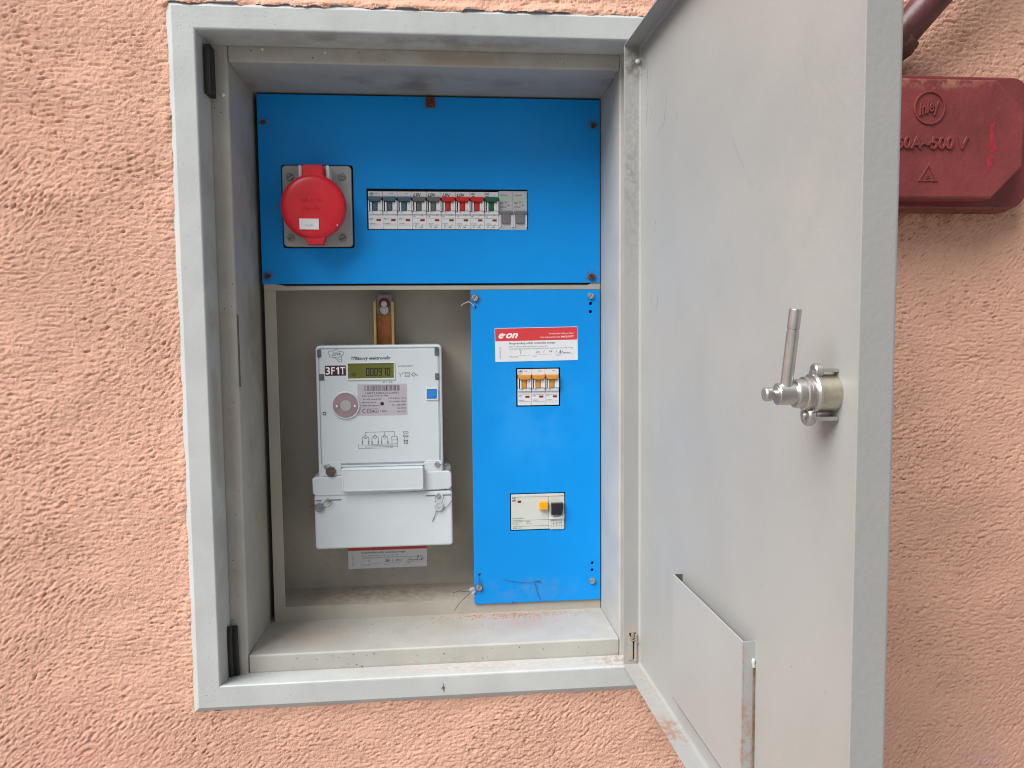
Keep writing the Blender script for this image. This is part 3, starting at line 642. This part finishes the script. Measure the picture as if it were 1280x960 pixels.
for i, (tm, lab) in enumerate(spec):
    x = BX + 17.5 * (3 + i); t = dev('circuit_breaker', lab, 'circuit breaker', x, ZT, G1)
    module(t, x, ZT, ZB, tm); breaker_print(t, x, ZT, ZB, 'LV' if i < 4 else 'RCD')
    if i >= 4:
        b = B(front(D + 1)); b.text('OEZ', x + 1, ZT - 3.6, 2.9, 1.28, bold=.04, width=5.0); b.text('LSN', x + 1, ZT - 6.4, 2.4, 1.28, bold=.04, width=5.0); b.make('maker_mark', M_ink, t, kind='stuff')
x = BX + 17.5 * 9; f = front(D + 1.0)
t = dev('surge_protector', 'grey double module with pale green print at the right end of the breaker row', 'switch module', x, ZT + 1, G1)
for i in range(2):
    xx = x + 17.4 * i + .3; z1 = ZT + 1.4
    b = B(f); b.box(xx, xx + 17.2, ZB - 1, z1, -40, 1.0, .4); b.make('body', mat('pale_grey_plastic', (0.48, 0.48, 0.51, 1), 0.45, var=.04, vscale=60), t)
    b = B(f); b.box(xx + 1.2, xx + 16.4, z1 - 28.0, z1 - 24.0, 0, 4.2, 1.0); b.box(xx + 3.4, xx + 13.4, z1 - 39.4, z1 - 27, 0, 3.4, .8); b.make('toggle', M_tdg, t)
    b = B(f); b.box(xx + 15.2, xx + 17.0, z1 - 44, z1 - 29, .8, 2.4, .5); b.box(xx + .2, xx + 2.2, z1 - 44, z1 - 29, .8, 2.4, .5); b.make('side_rib', M_breaker, t, split=True)
    b = B(f); b.box(xx + .5, xx + 16.5, z1 - 10.6, z1 - 7.6, .9, 1.06); b.make('green_stripe', M_lgreen, t)
    b = B(f); b.text('OPVA', xx + 1.2, z1 - 6.2, 2.8, 1.1, width=9.5, shear=.2); b.text('SJB 25', xx + 1.2, z1 - 15.5, 2.6, 1.1, width=9); b.text('2000', xx + 1.2, z1 - 20.0, 2.6, 1.1, width=8)
    b.stroke([(xx + 2, z1 - 13.4), (xx + 12, z1 - 12.4)], .3, 1.1); b.prism([(xx + 10, z1 - 18), (xx + 13, z1 - 16), (xx + 13, z1 - 17.5)], 1, 1.1); b.make('printed_marks', M_ink2, t, kind='stuff')
# orange three-pole breaker
x0, zt, zb = 316.4, -10.4, -55.2
t = thing('circuit_breaker', 'three-pole circuit breaker with orange toggles below the white and red sticker', 'circuit breaker', (342, D + 1, -33), 'circuit breakers set in the right blue panel')
for i in range(3): module(t, x0 + 17.35 * i, zt, zb, M_tor, hw=17.35)
breaker_print(t, x0, zt, zb, 'LSN', 3, 17.35)
# residual current switch
t = thing('residual_current_switch', 'wide pale breaker with yellow test button and black toggle low in the right blue panel', 'circuit breaker', (340, D + 1, -190), 'circuit breakers set in the right blue panel')
b = B(f); b.box(307.0, 374.7, -213.2, -168.2, -40, 1.4, .5); b.box(307.2, 374.5, -171.4, -168.4, 1, 1.9, .4); b.box(356.0, 374.5, -214, -200.5, 1, 2.2, .6); b.make('body', M_rcdp, t)
b = B(f); b.prism([(355.2, -196.6), (374.2, -194.8), (374.2, -180), (355.2, -180)], 1.2, 3.0, .6); b.prism([(354.9, -200.6), (374.4, -200.2), (374.4, -193.6), (366, -197.2), (354.9, -197.2)], 1.2, 4.4, .9); b.make('toggle_bay', M_white, t)
b = B(f); b.prism([(357.2, -194.2), (370.9, -194.2), (372.4, -185), (372.6, -179.6), (357.0, -179.6), (357.6, -186)], 1.5, 8.2, 1.2); b.make('toggle', M_blk, t)
b = B(f); b.box(342.2, 353.4, -187.8, -177.2, 1.2, 7.4, 1.3, 3); b.make('test_button', M_yel, t)
b = B(f); b.box(315.2, 319.6, -178.6, -175.8, 1.3, 1.8, .2); b.make('indicator', M_ind, t)
b = B(f); w = 1.5
b.text('OEZ', 308.4, -173.9, 2.9, w, bold=.04, width=4.6); b.text('LFN', 308.4, -176.9, 2.9, w, bold=.04, width=4.6)
b.text('LFN-40-4-030AC', 308.6, -199.4, 2.4, w, width=14); b.text('Ue 230/400V~  In 40A', 308.6, -203.6, 1.9, w, width=22); b.text('IΔn 0,03A', 308.6, -206.2, 1.9, w, width=8); b.text('50 Hz', 326, -205.8, 1.9, w, width=6); b.text('IP20', 309, -211.6, 2.0, w, width=5, bold=.02); b.text('-25', 315, -211.6, 1.9, w, width=5)
for z in (-201.2, -208.8): b.stroke([(308.4, z), (355.2, z)], .3, w)
b.stroke([(354.6, -172), (354.6, -213)], .3, w)
b.text('Test', 368, -171.2, 1.9, 1.95, width=5)
w = 2.3
for i in range(5): b.stroke([(357.4 + i * 3.4, -203), (357.4 + i * 3.4, -209.4)], .25, w)
b.stroke([(356.6, -202.6), (374, -202.6)], .25, w); b.stroke([(356.6, -209.6), (374, -209.6)], .25, w); b.stroke([(359, -206), (371, -205.6)], .4, w)
b.make('printed_marks', M_ink2, t, kind='stuff')

# ================================================================== METER
me_ = thing('electricity_meter', 'white electronic electricity meter with green display mounted in the niche', 'electricity meter', (148, 120, -224))
MF = front(120)
b = B(MF); b.plate([rrect(71.2, 223.0, -142, 21.8, 5, 4)], -68, 0, 2.2, 3); b.make('case', M_meter, me_)
b = B(MF)    # clear window rim round the front
b.plate([rrect(74.4, 220.0, -124, 18.8, 3, 3), rrect(75.4, 219.0, -123, 17.6, 2.6, 3)], -.3, .35, .1)
b.make('window_joint', M_groove, me_)
b = B(MF); b.plate([rrect(76.4, 218.2, -122.4, 16.4, 2.4, 3)], -.5, .8, .5, 2); b.make('face_plate', M_meter, me_)
FP = front(119.15)
for (u0, u1, v0, v1) in ((73.6, 78.4, 7.6, 17.0), (75.2, 81.2, -20.4, -12.6), (214.4, 219.4, 8.2, 18.4), (214.6, 219.0, -21.4, -13.6)):
    b = B(FP); b.box(u0, u1, v0, v1, -.2, .7, .3); b.make('clip', M_clip, me_)
# shoulder, corner lugs, flap, terminal cover
b = B(MF); b.plate([[(63.4, -140.6), (66.4, -138.2), (98, -137.2), (98, -132), (200, -130), (200, -134.4), (229, -134.4), (232.6, -137.4), (232.9, -153.4), (230, -157.6), (201, -158.4), (99.4, -161.6), (67.4, -161.4), (63.8, -158.2)]], -60, 2.6, 1.6, 2); b.make('terminal_shoulder', M_meter2, me_)
b = B(MF); b.plate([rrect(65.2, 233.2, -228.2, -159.0, 3.6, 4)], -60, 1.4, 2.4, 3); b.make('terminal_cover', M_meter2, me_)
b = B(MF); b.box(99.6, 198.6, -156.6, -127.0, -2, 9.6, 2.0, 3); flap = b.make('flap', M_meter2, me_)
b = B(front(110.4)); b.plate([rrect(100.6, 197.6, -155, -128.6, 2.4, 3), rrect(101.8, 196.4, -153.4, -129.4, 2, 3)], -.1, .35, .12); b.make('flap_rim', M_white, me_)
for (u0, u1) in ((75.2, 99.0), (199.6, 221.6)):
    b = B(MF); b.plate([rrect(u0, u1, -136.4, -121.0, 3.4, 4)], .1, 1.6, .5); b.box(u0 + 1, u1 - 1, -136.8, -123.6, 1.2, 1.9, .3); b.make('corner_lug', M_meter, me_)
b = B(MF); b.plate([rrect(97.2, 201.0, -126.6, -124.6, .9, 3)], .4, 2.2, .4); b.make('ridge', M_meter, me_)
screw(MF, 79.4, -125.4, 1.9, 2.3, .5, M_zinc, me_); screw(MF, 215.2, -126.0, 1.9, 3.4, -.6, M_zinc, me_)
for (u, v) in ((81.6, -167.6), (215.8, -165.4)): screw(MF, u, v, 1.4, 3.0, .6, M_zinc, me_)
b = B(front(118.6))
for (u0, u1, v) in ((67, 74, -167.4), (84.4, 98, -167.0), (200.8, 212.6, -165.2), (221.4, 231.6, -164.8)): b.box(u0, u1, v - .7, v + .7, -.3, .15)
b.make('cover_slot', M_clip, me_, split=True)
# display
b = B(FP); b.plate([rrect(108.4, 166.0, -20.6, 1.0, .8, 3), rect(109.8, 164.6, -18.4, -.3)], -.3, 1.3, .5); b.make('display_bezel', M_white, me_)
b = B(FP); b.box(109.4, 164.8, -18.6, 0, -.5, .35); b.make('display', M_lcd, me_)
b = B(FP); SEG = {'0': 'abcdef', '1': 'bc', '9': 'abcdfg', '7': 'abc', '8': 'abcdefg', 'N': 'befa'}
def seg7(b, ch, u, v, w_, h, t, z):
    t *= 1.2
    sh = lambda a, c: (a + (c - v) * .06, c)
    P = {'a': [(u, v + h), (u + w_, v + h)], 'b': [(u + w_, v + h), (u + w_, v + h / 2)], 'c': [(u + w_, v + h / 2), (u + w_, v)], 'd': [(u, v), (u + w_, v)], 'e': [(u, v), (u, v + h / 2)], 'f': [(u, v + h / 2), (u, v + h)], 'g': [(u, v + h / 2), (u + w_, v + h / 2)]}
    for s_ in SEG[ch]: b.stroke([sh(*q) for q in P[s_]], t, z)
for i, ch in enumerate('000970'): seg7(b, ch, 131.4 + i * 5.0, -15.0, 3.0, 8.6, .95, .45)
b.stroke([(114, -16), (114.6, -12), (117.4, -16), (118.4, -11.6)], .8, .45)
b.make('display_digits', M_lcd_ink, me_, kind='stuff')
# printing
b = B(FP)
b.text('Třífázový elektroměr', 113.2, 4.4, 4.9, .1, width=48, shear=.12, bold=.028)
b.text('K1', 151.6, -24.6, 2.9, .1, width=3.8); b.text('K2', 158.6, -24.6, 2.9, .1, width=4)
b.text('3×230/400V', 169.6, -5.0, 2.4, .1, width=18)
b.stroke([(170, -12.4), (172.4, -14), (172.6, -17)], .45, .1); b.stroke([(173.6, -14.4), (176.6, -12)], .45, .1)
for q in (0, .9): b.stroke([(178 + q, -12 - q), (184 - q, -12 - q), (184 - q, -17 + q), (178 + q, -17 + q), (178 + q, -12 - q)], .3, .1)
b.stroke([(186, -14.6), (188.6, -12.4), (191.4, -14.6), (188.6, -17), (186, -14.6)], .6, .1); b.stroke([(191.6, -14), (193.6, -17)], .5, .1)
# wiring diagram
def L_(p, wd_=.32): b.stroke(p, wd_, .1)
for i, xx in enumerate((128.6, 140.2, 151.8)):
    L_([(xx, -84.6), (xx, -88.4)]); b.plate([circ(xx, -90.4, 2.1, 14), circ(xx, -90.4, 1.7, 14)], .05, .15, .01)
    L_([(xx - 3.6, -90.4), (xx + 3.6, -90.4)]); L_([(xx - 3.8, -90.4), (xx - 3.8, -98.4)], .4); L_([(xx + 3.8, -90.4), (xx + 3.8, -98.6)], .4)
    for q in (-3.8, 3.8): b.plate([circ(xx + q, -96.2 - .3 * i, .9, 8), circ(xx + q, -96.2 - .3 * i, .55, 8)], .05, .15, .01); b.plate([circ(xx + q, -98.9, .9, 8), circ(xx + q, -98.9, .55, 8)], .05, .15, .01)
L_([(128.6, -84.6), (163.6, -84.2), (163.6, -90.4)])
for q in ((160.4, 166.8, -90.2, -94.6),): L_([(q[0], q[2]), (q[1], q[2]), (q[1], q[3]), (q[0], q[3]), (q[0], q[2])], .4)
L_([(160.6, -94), (160.6, -104.4)], .4); L_([(167.4, -92), (167.4, -103.6)], .4)
for i, (a0, a1) in enumerate(((136, 168), (124, 166), (128, 167), (120.4, 161))): L_([(a0, -99.6 - 1.6 * i), (a1, -99.4 - 1.6 * i)])
L_([(120.4, -99), (120.4, -104.6)], .5)
for v0 in (-84.8, -89.0): L_([(174.6, v0), (180.4, v0), (180.4, v0 - 1.8), (174.6, v0 - 1.8), (174.6, v0)], .5)
L_([(176, -90.6), (176, -95)]); L_([(179, -90.6), (179, -95)])
for q in (176, 179): b.plate([circ(q, -96, 1.2, 10), circ(q, -96, .5, 10)], .05, .15, .01); b.plate([circ(q, -99, 1.1, 10), circ(q, -99, .5, 10)], .05, .15, .01)
b.make('printed_marks', M_ink2, me_, kind='stuff')
b = B(FP)
def cloud(cx, cz, k):
    P = []
    for i in range(40):
        a = 2 * math.pi * i / 40; r = (8.6 if abs(math.sin(a)) < .7 else 6.6) + .8 * math.sin(5 * a + .6)
        P.append((cx + r * math.cos(a) * k, cz + r * .72 * math.sin(a) * k))
    return P
P = cloud(95.6, 11.6, 1.0); b.stroke(P + P[:1], .45, .1)
b.stroke([(94, 7.4), (97, 4.8), (99, 2.4), (101.6, 1.6), (102.6, 4.0), (102.4, 7.6)], .5, .1); b.stroke([(98.6, 5.4), (100.6, 4.6), (101.4, 5.6)], .35, .1)
b.text('ZPA', 90.0, 9.6, 5.2, .1, width=11, shear=.45)
b.make('maker_emblem', M_ink2, me_, kind='stuff')
b = B(FP); b.box(82.2, 107.0, -14.8, -2.4, -.1, .06); pl = b.make('type_label', M_maroon, me_)
b = B(FP); b.text('3', 83.0, -13.0, 12.6, .12, width=5.2, bold=.012); b.text('F', 89.6, -13.0, 12.6, .12, width=4.4, bold=.014); b.prism([(97.2, -13), (99.1, -13), (99.1, -4), (97.6, -4), (95.3, -6.2), (95.9, -7.3), (97.2, -6.4)], .1, .16); b.text('T', 100.5, -13.0, 12.6, .12, width=5.6, bold=.014); b.make('type_letters', M_wprint, me_, kind='stuff')
b = B(FP); b.plate([rrect(120.4, 180.0, -64.2, -25.6, .8, 2)], -.1, .1, .03); b.make('rating_label', M_mauve, me_)
b = B(FP); x = 129.0
rb = random.Random(5)
while x < 170.5:
    w_ = rb.choice((.35, .5, .8, 1.1)); b.box(x, min(x + w_, 171), -34.0, -27.2, .1, .14); x += w_ + rb.choice((.4, .5, .8, 1.0))
b.text('1687160022523081', 130, -37.6, 3.3, .16, width=40)
b.text('ZE312.D0.A1B151-046', 125.4, -40.8, 2.3, .16, width=32, bold=.01)
b.text('RL 500 imp./kWh', 126.8, -44.8, 2.3, .16, width=22, bold=.01); b.text('500 imp./kvarh', 125.6, -48.8, 2.3, .16, width=17, bold=.01); b.text('ČSN EN 50470-3', 125.6, -52.8, 2.3, .16, width=21, bold=.015)
b.text('0,25-5(80)A  Cl. B', 178.4, -44.0, 2.3, .16, width=21, align='RIGHT', bold=.005); b.text('3×230/400V 50Hz', 178.4, -48.0, 2.3, .16, width=20.5, align='RIGHT', bold=.005)
b.text('No. 22523081', 178.4, -52.2, 2.3, .16, width=16.5, align='RIGHT', bold=.012); b.text('Rok 2016', 178.4, -56.2, 2.3, .16, width=11, align='RIGHT', bold=.012); b.text('-40/+70°C', 178.4, -60.4, 2.3, .16, width=11, align='RIGHT', bold=.005)
for cx in (128.2, 133.4):
    P = [(cx + 2.2 * math.cos(rad(a)), -58.4 + 2.5 * math.sin(rad(a))) for a in range(60, 301, 24)]; b.stroke(P, .75, .16)
b.stroke([(131.4, -58.4), (134.2, -58.4)], .6, .16)
b.stroke([(135.6, -56), (144.6, -56), (144.6, -60.8), (135.6, -60.8), (135.6, -56)], .5, .16); b.text('M16', 137, -59.6, 2.8, .16, width=6.2, bold=.015); b.text('1383', 147, -60, 3.4, .16, width=8)
b.make('rating_print', M_mauve_dk, me_, kind='stuff')
b = B(FP); b.lathe(149.6, -49.6, [(2.2, -.1), (2.2, .4), (1.6, .8), (0, .9)], 16); b.make('status_lamp', M_maroon, me_)
# optical port
c = (106.0, -50.8)
b = B(FP); b.lathe(*c, [(17.2, -.2), (17.0, 1.2), (16.2, 2.2), (15.2, 2.2), (15.0, 1.6), (0, 1.6)], 56); b.make('port_rim', M_meter, me_)
b = B(FP); b.lathe(*c, [(15.0, 1.5), (14.8, 2.3), (7.4, 2.4), (6.8, 2.0), (6.8, 1.0), (0, 1.0)], 56); b.make('optical_port', M_port, me_)
b = B(FP); b.lathe(*c, [(6.8, 2.3), (6.3, 1.9), (5.6, 1.2), (0, 1.2)], 32); b.make('port_cup', M_plate, me_)
b = B(FP)
for du, r in ((-3.2, 1.7), (3.2, 1.7)): b.lathe(c[0] + du, c[1] + .4, [(r, 1.1), (r * .9, 1.5), (0, 1.5)], 16)
b.make('port_eye', M_blk, me_, split=True)
b = B(FP)
for du in (-10.6, 11.0): b.lathe(c[0] + du, c[1] - 1, [(1.5, 2.2), (1.2, 2.7), (0, 2.8)], 12)
b.make('port_rivet', M_wdot, me_, split=True)
b = B(FP); b.plate([rrect(203.0, 218.0, -46.4, -31.6, 1, 3), rrect(204.2, 216.6, -45.0, -32.8, .8, 3)], -.2, 1.2, .3); b.make('button_frame', M_white, me_)
b = B(FP); b.box(204.6, 216.2, -44.6, -33.2, -.1, .8, .4); b.lathe(212.4, -41, [(2, .7), (1.5, 1.3), (0, 1.5)], 12); b.make('button', M_tblue, me_)
b = B(FP); b.plate([circ(80.2, -60.6, 2.3, 16), circ(80.2, -60.6, 1.2, 12)], -.1, .3, .1); b.make('sealing_hole', M_clip, me_)

# hanging rail behind the meter
rl = thing('mounting_rail', 'yellow passivated U-shaped rail holding the meter from above', 'bracket', (151, 190, 50))
RF = front(172)
b = B(RF); b.plate([rrect(141.2, 160.8, 60, 85.6, 1.5, 3), circ(151, 72, 3.2, 14)], -2, 0, .4); b.make('top_tongue', M_lead, rl)
b = B(RF); b.box(141.6, 160.6, -20, 78, -3, -2); b.make('web', M_copper, rl)
b = B(RF)
for u0, u1 in ((137.8, 141.2), (160.2, 163.6)): b.box(u0, u1, -20, 76, -16, 10, .8)
b.prism([(137.8, 76), (141.2, 76), (141.2, 79), (138.6, 77.4)], -14, 2, .3)
b.make('side_flange', M_brass, rl, split=True)
b = B(RF); b.lathe(151, 74.2, [(7.2, -1.8), (7.2, -.3), (6.8, .4), (4, .5), (4, .5)], 28); b.make('washer', mat('red_washer', (0.20, 0.03, 0.03, 1), .5), rl)
b = B(RF); b.lathe(151, 72.6, [(4.9, .4), (4.9, 3.2), (4.2, 4.2), (0, 4.4)], 6); b.lathe(151, 65.4, [(6.2, -1.8), (6.2, 1.0), (5.4, 1.8), (0, 2.0)], 20); b.make('bolt', M_zinc, rl)

# ================================================================== SEALS
def seal(name, label, org, disc, r, m_, wires, fr):
    t = thing(name, label, 'seal', org, 'wire seals on meter and cover')
    b = B(fr); b.lathe(disc[0], disc[1], [(r * .9, disc[2]), (r, disc[2] + .6), (r, disc[2] + 2.2), (r * .86, disc[2] + 3.0), (r * .6, disc[2] + 2.7), (0, disc[2] + 2.8)], 22)
    b.make('seal_disc', m_, t)
    b = B(fr)
    for p in wires:
        q = []
        for i in range(len(p) - 1):
            for k in range(4):
                t_ = k / 4; q.append(tuple(p[i][j] + (p[i + 1][j] - p[i][j]) * t_ + (random.uniform(-.12, .12) if k else 0) for j in range(3)))
        b.tube(q + [p[-1]], .33, 6)
    b.make('seal_wire', M_wire, t)
seal('wire_seal', 'round brown lead seal on the lower left corner lug of the meter window', (86, 118, -132), (86.4, -131.4, 2.4), 5.9, mat('brown_lead', (0.15, 0.105, 0.11, 1), .4, .5, var=.4, vscale=250, bump=.5, bscale=500),
     [[(80, -125, 4.2), (84, -122.4, 5), (87, -127, 4)], [(79, -126, 4), (82, -130, 4.6)]], MF)
seal('wire_seal', 'dark grey lead seal hanging at the left edge of the terminal cover', (72, 118, -174), (71.6, -175.4, 1.8), 5.6, M_lead, [[(81, -167, 4.6), (88, -169, 3.8), (84, -174, 4), (74, -176.6, 4)], [(79.6, -167, 4.2), (75, -172, 4)], [(70, -173, 3), (66, -172, 2), (58, -176, -2)]], MF)
seal('wire_seal', 'pale seal with a long wire tail on the right of the terminal cover', (216, 118, -178), (216.4, -178.6, 1.8), 5.6, M_lead_l,
     [[(212.4, -166, 4), (212, -171, 4), (213.6, -175, 4)], [(223, -165, 3), (221.6, -171, 4), (219.6, -174.6, 4)], [(214, -183, 3), (211.4, -190, 2.4), (208.4, -197.4, 2.0)], [(221.6, -182.6, 3), (227, -178.6, 2.6), (232.6, -172, 3)]], MF)
seal('wire_seal', 'small brown seal poking out beside the right edge of the meter', (228, 122, -131), (228.0, -130.4, -3.5), 4.4, M_lead, [[(216, -126, 3), (222, -127, 1), (226, -128, 0)]], MF)
seal('wire_seal', 'pale seal with two thin wire tails at the lower left screw of the right cover', (258, 122, -287), (257.2, -289.2, -1), 4.0, M_lead_l,
     [[(265, -270, 1), (266, -278, 2.4), (264.6, -285, 3.6)], [(262, -286.6, 3.6), (258, -288, 3), (250, -289.6, 3), (241, -287.4, 4), (232, -289.6, 5)], [(256, -290, 2), (248, -296, 3), (240, -304, 4), (234, -312, 6)]], UF)
t = B(UF); t.tube([(264, 66, 1.5), (262, 70, 3), (257, 73.6, 2.4), (251, 71.4, 1.4), (247.6, 68.6, 1)], .55, 6); t.make('wire_tail', M_lead_l, None, 'short curl of pale seal wire beside the upper left screw of the right cover', org=(255, D, 71), category='wire')
t = B(UF); t.tube([(296, -276.5, .6), (305, -278.6, 1.4), (318, -281, .6), (330, -281.6, 1.6), (338, -280, .6), (344, -280, .8)], .24, 5); t.tube([(336, -281, .8), (338, -290, 1.4), (340, -297, 1), (343, -304, .8)], .3, 5); t.tube([(338, -280, .8), (345, -282.6, 1.2)], .35, 5)
t.tube([(308, -305, .8), (308.2, -310, .5)], .4, 5)
t.make('cobweb_strand', mat('dusty_strand', (0.03, 0.10, 0.22, 1), .8), None, 'thin bluish dusty strand lying on the bottom of the right blue cover', org=(320, D, -280), category='cobweb')

# ================================================================== STICKERS
def sticker(x0, x1, z0, z1, Y, full, label, scale_w=1.0, tilt=0.0):
    t = thing('sticker', label, 'sticker', (x0, Y, z0), 'printed notice stickers'); f_ = front(Y)
    cx, cz = (x0 + x1) / 2, (z0 + z1) / 2
    def fr(u, v, w): # slight tilt
        du, dv = u - cx, v - cz; return f_(cx + du * math.cos(tilt) - dv * math.sin(tilt), cz + du * math.sin(tilt) + dv * math.cos(tilt), w)
    b = B(fr); b.plate([rrect(x0, x1, z0, z1, .6, 2)], 0, .25, .05); b.make('paper', M_paper, t)
    hb = 16.2 if full else 3.6
    if full: b = B(fr); b.box(x0 + .5, x1 - .5, z1 - hb, z1 - .6, .2, .32); b.make('red_band', M_sred, t)
    else: b = B(fr); b.plate([rrect(x0, x1, z1 - 3.6, z1 + 8, .6, 2)], .2, .36, .05); b.make('red_band', M_sred, t)
    if full:
        b = B(fr); b.text('e', x0 + 4.6, z1 - 12.4, 12.0, .36, width=6.6, shear=.35, bold=.035); b.text('·', x0 + 11.2, z1 - 12.6, 13, .36, width=2.2, bold=.02); b.text('on', x0 + 13.8, z1 - 12.4, 12.0, .36, width=15, shear=.35, bold=.035)
        b.text('Poruchová linka E.ON pro hlášení', x1 - 5, z1 - 9.0, 2.7, .36, width=31, align='RIGHT'); b.text('Volejte nonstop poruchovou linku', x1 - 22, z1 - 13.2, 2.9, .36, width=25, align='RIGHT'); b.text('800 22 55 77', x1 - 5, z1 - 13.2, 2.9, .36, width=15.6, align='RIGHT', bold=.03)
        b.make('band_lettering', M_wprint, t, kind='stuff')
    zt_ = z1 - hb
    b = B(fr)
    b.text('Neoprávněný odběr elektrické energie', x0 + 17.5, zt_ - 4.2, 3.5, .3, width=58, bold=.012)
    b.text('Zásah do měřicího zařízení je považován za neoprávněný', x0 + 17.5, zt_ - 7.8, 2.1, .3, width=48)
    b.text('V případě poškození plomby neprodleně informujte distributora elektrické energie', x0 + 17.5, zt_ - 10.6, 2.1, .3, width=80)
    b.text('Počet plomb', x0 + 17.5, zt_ - 20.4, 2.4, .3, width=11); b.stroke([(x0 + 29, zt_ - 18.4), (x0 + 44, zt_ - 18)], .2, .3)
    b.text('Datum', x0 + 47, zt_ - 20.0, 2.0, .3, width=5); b.stroke([(x0 + 50, zt_ - 18), (x0 + 71, zt_ - 17.4)], .2, .3); b.text('Podpis', x0 + 76, zt_ - 19.4, 2.0, .3, width=6); b.stroke([(x0 + 78, zt_ - 17.4), (x0 + 99, zt_ - 17)], .2, .3)
    b.text('F-ZOD-01-0811-EDI', x0 + 7.0, z0 + 3.4, 2.2, .3, width=14.5, rot=math.pi / 2)
    b.make('fine_print', M_ink2, t, kind='stuff')
    b = B(fr)
    if full:
        b.stroke([(x0 + 30, zt_ - 11.6), (x0 + 32.4, zt_ - 12.4), (x0 + 31.4, zt_ - 16.2)], .55, .3)
        b.text('26.', x0 + 50, zt_ - 15.8, 4.0, .3, width=6, shear=.3); b.text('1.  14', x0 + 60, zt_ - 15.2, 4.2, .3, width=11.5, shear=.3)
        b.stroke([(x0 + 77, zt_ - 13), (x0 + 75.8, zt_ - 16.6)], .4, .3); b.stroke([(x0 + 79, zt_ - 16.8), (x0 + 82.4, zt_ - 12.4), (x0 + 81, zt_ - 16.6), (x0 + 84.4, zt_ - 14.4), (x0 + 85.6, zt_ - 16.4), (x0 + 88, zt_ - 15.6), (x0 + 94, zt_ - 15.8)], .6, .3)
    else:
        b.text('2', x0 + 26, zt_ - 16.0, 4.4, .3, width=2.4, shear=.2)
        b.text('28.', x0 + 48, zt_ - 16.2, 4.8, .3, width=6.6, shear=.25, bold=.02); b.text('6. 2016', x0 + 57, zt_ - 15.8, 4.4, .3, width=14, shear=.25)
        b.stroke([(x0 + 78, zt_ - 16.6), (x0 + 81, zt_ - 12), (x0 + 82.4, zt_ - 16), (x0 + 84, zt_ - 13.6), (x0 + 86, zt_ - 16), (x0 + 87.6, zt_ - 13.8), (x0 + 90, zt_ - 15.6), (x0 + 92, zt_ - 9.4), (x0 + 93, zt_ - 8.6), (x0 + 91, zt_ - 15.6), (x0 + 96, zt_ - 15), (x0 + 98, zt_ - 10.8), (x0 + 96.6, zt_ - 15.8), (x0 + 100.6, zt_ - 12)], .55, .3)
    b.make('handwriting', M_pen, t, kind='stuff')
sticker(288.9, 392.4, -.4, 41.4, D - .1, True, 'white sticker with red header band on the right blue cover', tilt=.012)
sticker(95.2, 199.2, -276.6, -248.6, 191.6, False, 'white sticker half hidden below the electricity meter with its red band tucked under it')

# ================================================================== RED JUNCTION BOX
jb = thing('junction_box', 'dark red cast metal junction box with embossed lettering right of the open door', 'junction box', (729, 0, 160))
def cham(u0, u1, v0, v1, c, c2=None):
    c2 = c2 or c; return [(u0 + c, v0), (u1 - c2, v0), (u1, v0 + c2), (u1, v1 - c), (u1 - c, v1), (u0 + c, v1), (u0, v1 - c), (u0, v0 + c)]
b = B(fr0); b.plate([rrect(604, 868, 164, 308, 22, 6)], -6, 14, 4, 3); b.make('base', M_casted, jb)
b = B(fr0); b.plate([rrect(608, 863, 165.5, 305.5, 21, 6)], 12, 28, 2.0, 2); b.make('housing', M_cast, jb)
JY = -54
b = B(front(-20)); b.plate([cham(626, 836, 172.0, 294, 32, 34)], 0, 34, 2.2, 2); lid_ = b.make('lid', M_cast, jb)
JF = front(JY)
b = B(JF)
b.text('60A~500 V', 694, 222.6, 17.6, .1, width=80, shear=.15, ext=1.5, bev=.35, bold=.015)
b.plate([circ(730, 264.0, 17.2, 44), circ(730, 264.0, 15.4, 44)], -.2, 1.5, .4)
b.text('Inley', 718.5, 256.0, 17, .1, width=25, shear=.5, rot=.3, ext=1.4, bev=.35)
b.plate([[(719, 189), (742, 189), (731, 208)], [(722.4, 190.6), (738.6, 190.6), (731, 204.4)]], -.2, 1.0, .3); b.text('B', 728, 192.4, 8, .1, width=5.4, ext=.5, bev=.2)
b.make('embossed_lettering', M_cast, jb, kind='stuff')
b = B(JF); b.prism([(798, 248), (804, 251), (801, 242), (804, 232), (806, 222), (799, 219), (796, 224), (799, 233)], .05, .25)
b.prism([(796, 216), (803, 215), (801, 205), (797, 200), (795.6, 208)], .05, .25); b.make('paint_mark', M_redmark, jb)
b = B(front(-10)); b.tube([(608, 164.6, -4), (700, 164.2, 0), (780, 164.6, 0), (838, 166, -2), (852, 176, -4)], 2.2, 8); b.make('corroded_seam', M_brown, jb)
cp = thing('conduit', 'dark red conduit stub leaving the wall above the red junction box', 'pipe', (715, 0, 330))
b = B(world); b.tube([(684, 14, 322), (712, -28, 345), (750, -42, 392), (800, -46, 458), (915, -46, 612)], 17, 28); b.make('tube', mat('dark_maroon_enamel', (0.085, 0.022, 0.024, 1), .4, var=.4, vscale=30, bump=.5, bscale=150, speck=.4), cp)
b = B(world); b.tube([(698, -8, 330), (714, -24, 343), (719, -28, 349)], [20, 20.5, 18], 28); b.make('collar', mat('rusty_collar', (0.10, 0.055, 0.035, 1), .7, var=.5, vscale=60, bump=.6, bscale=200), cp)
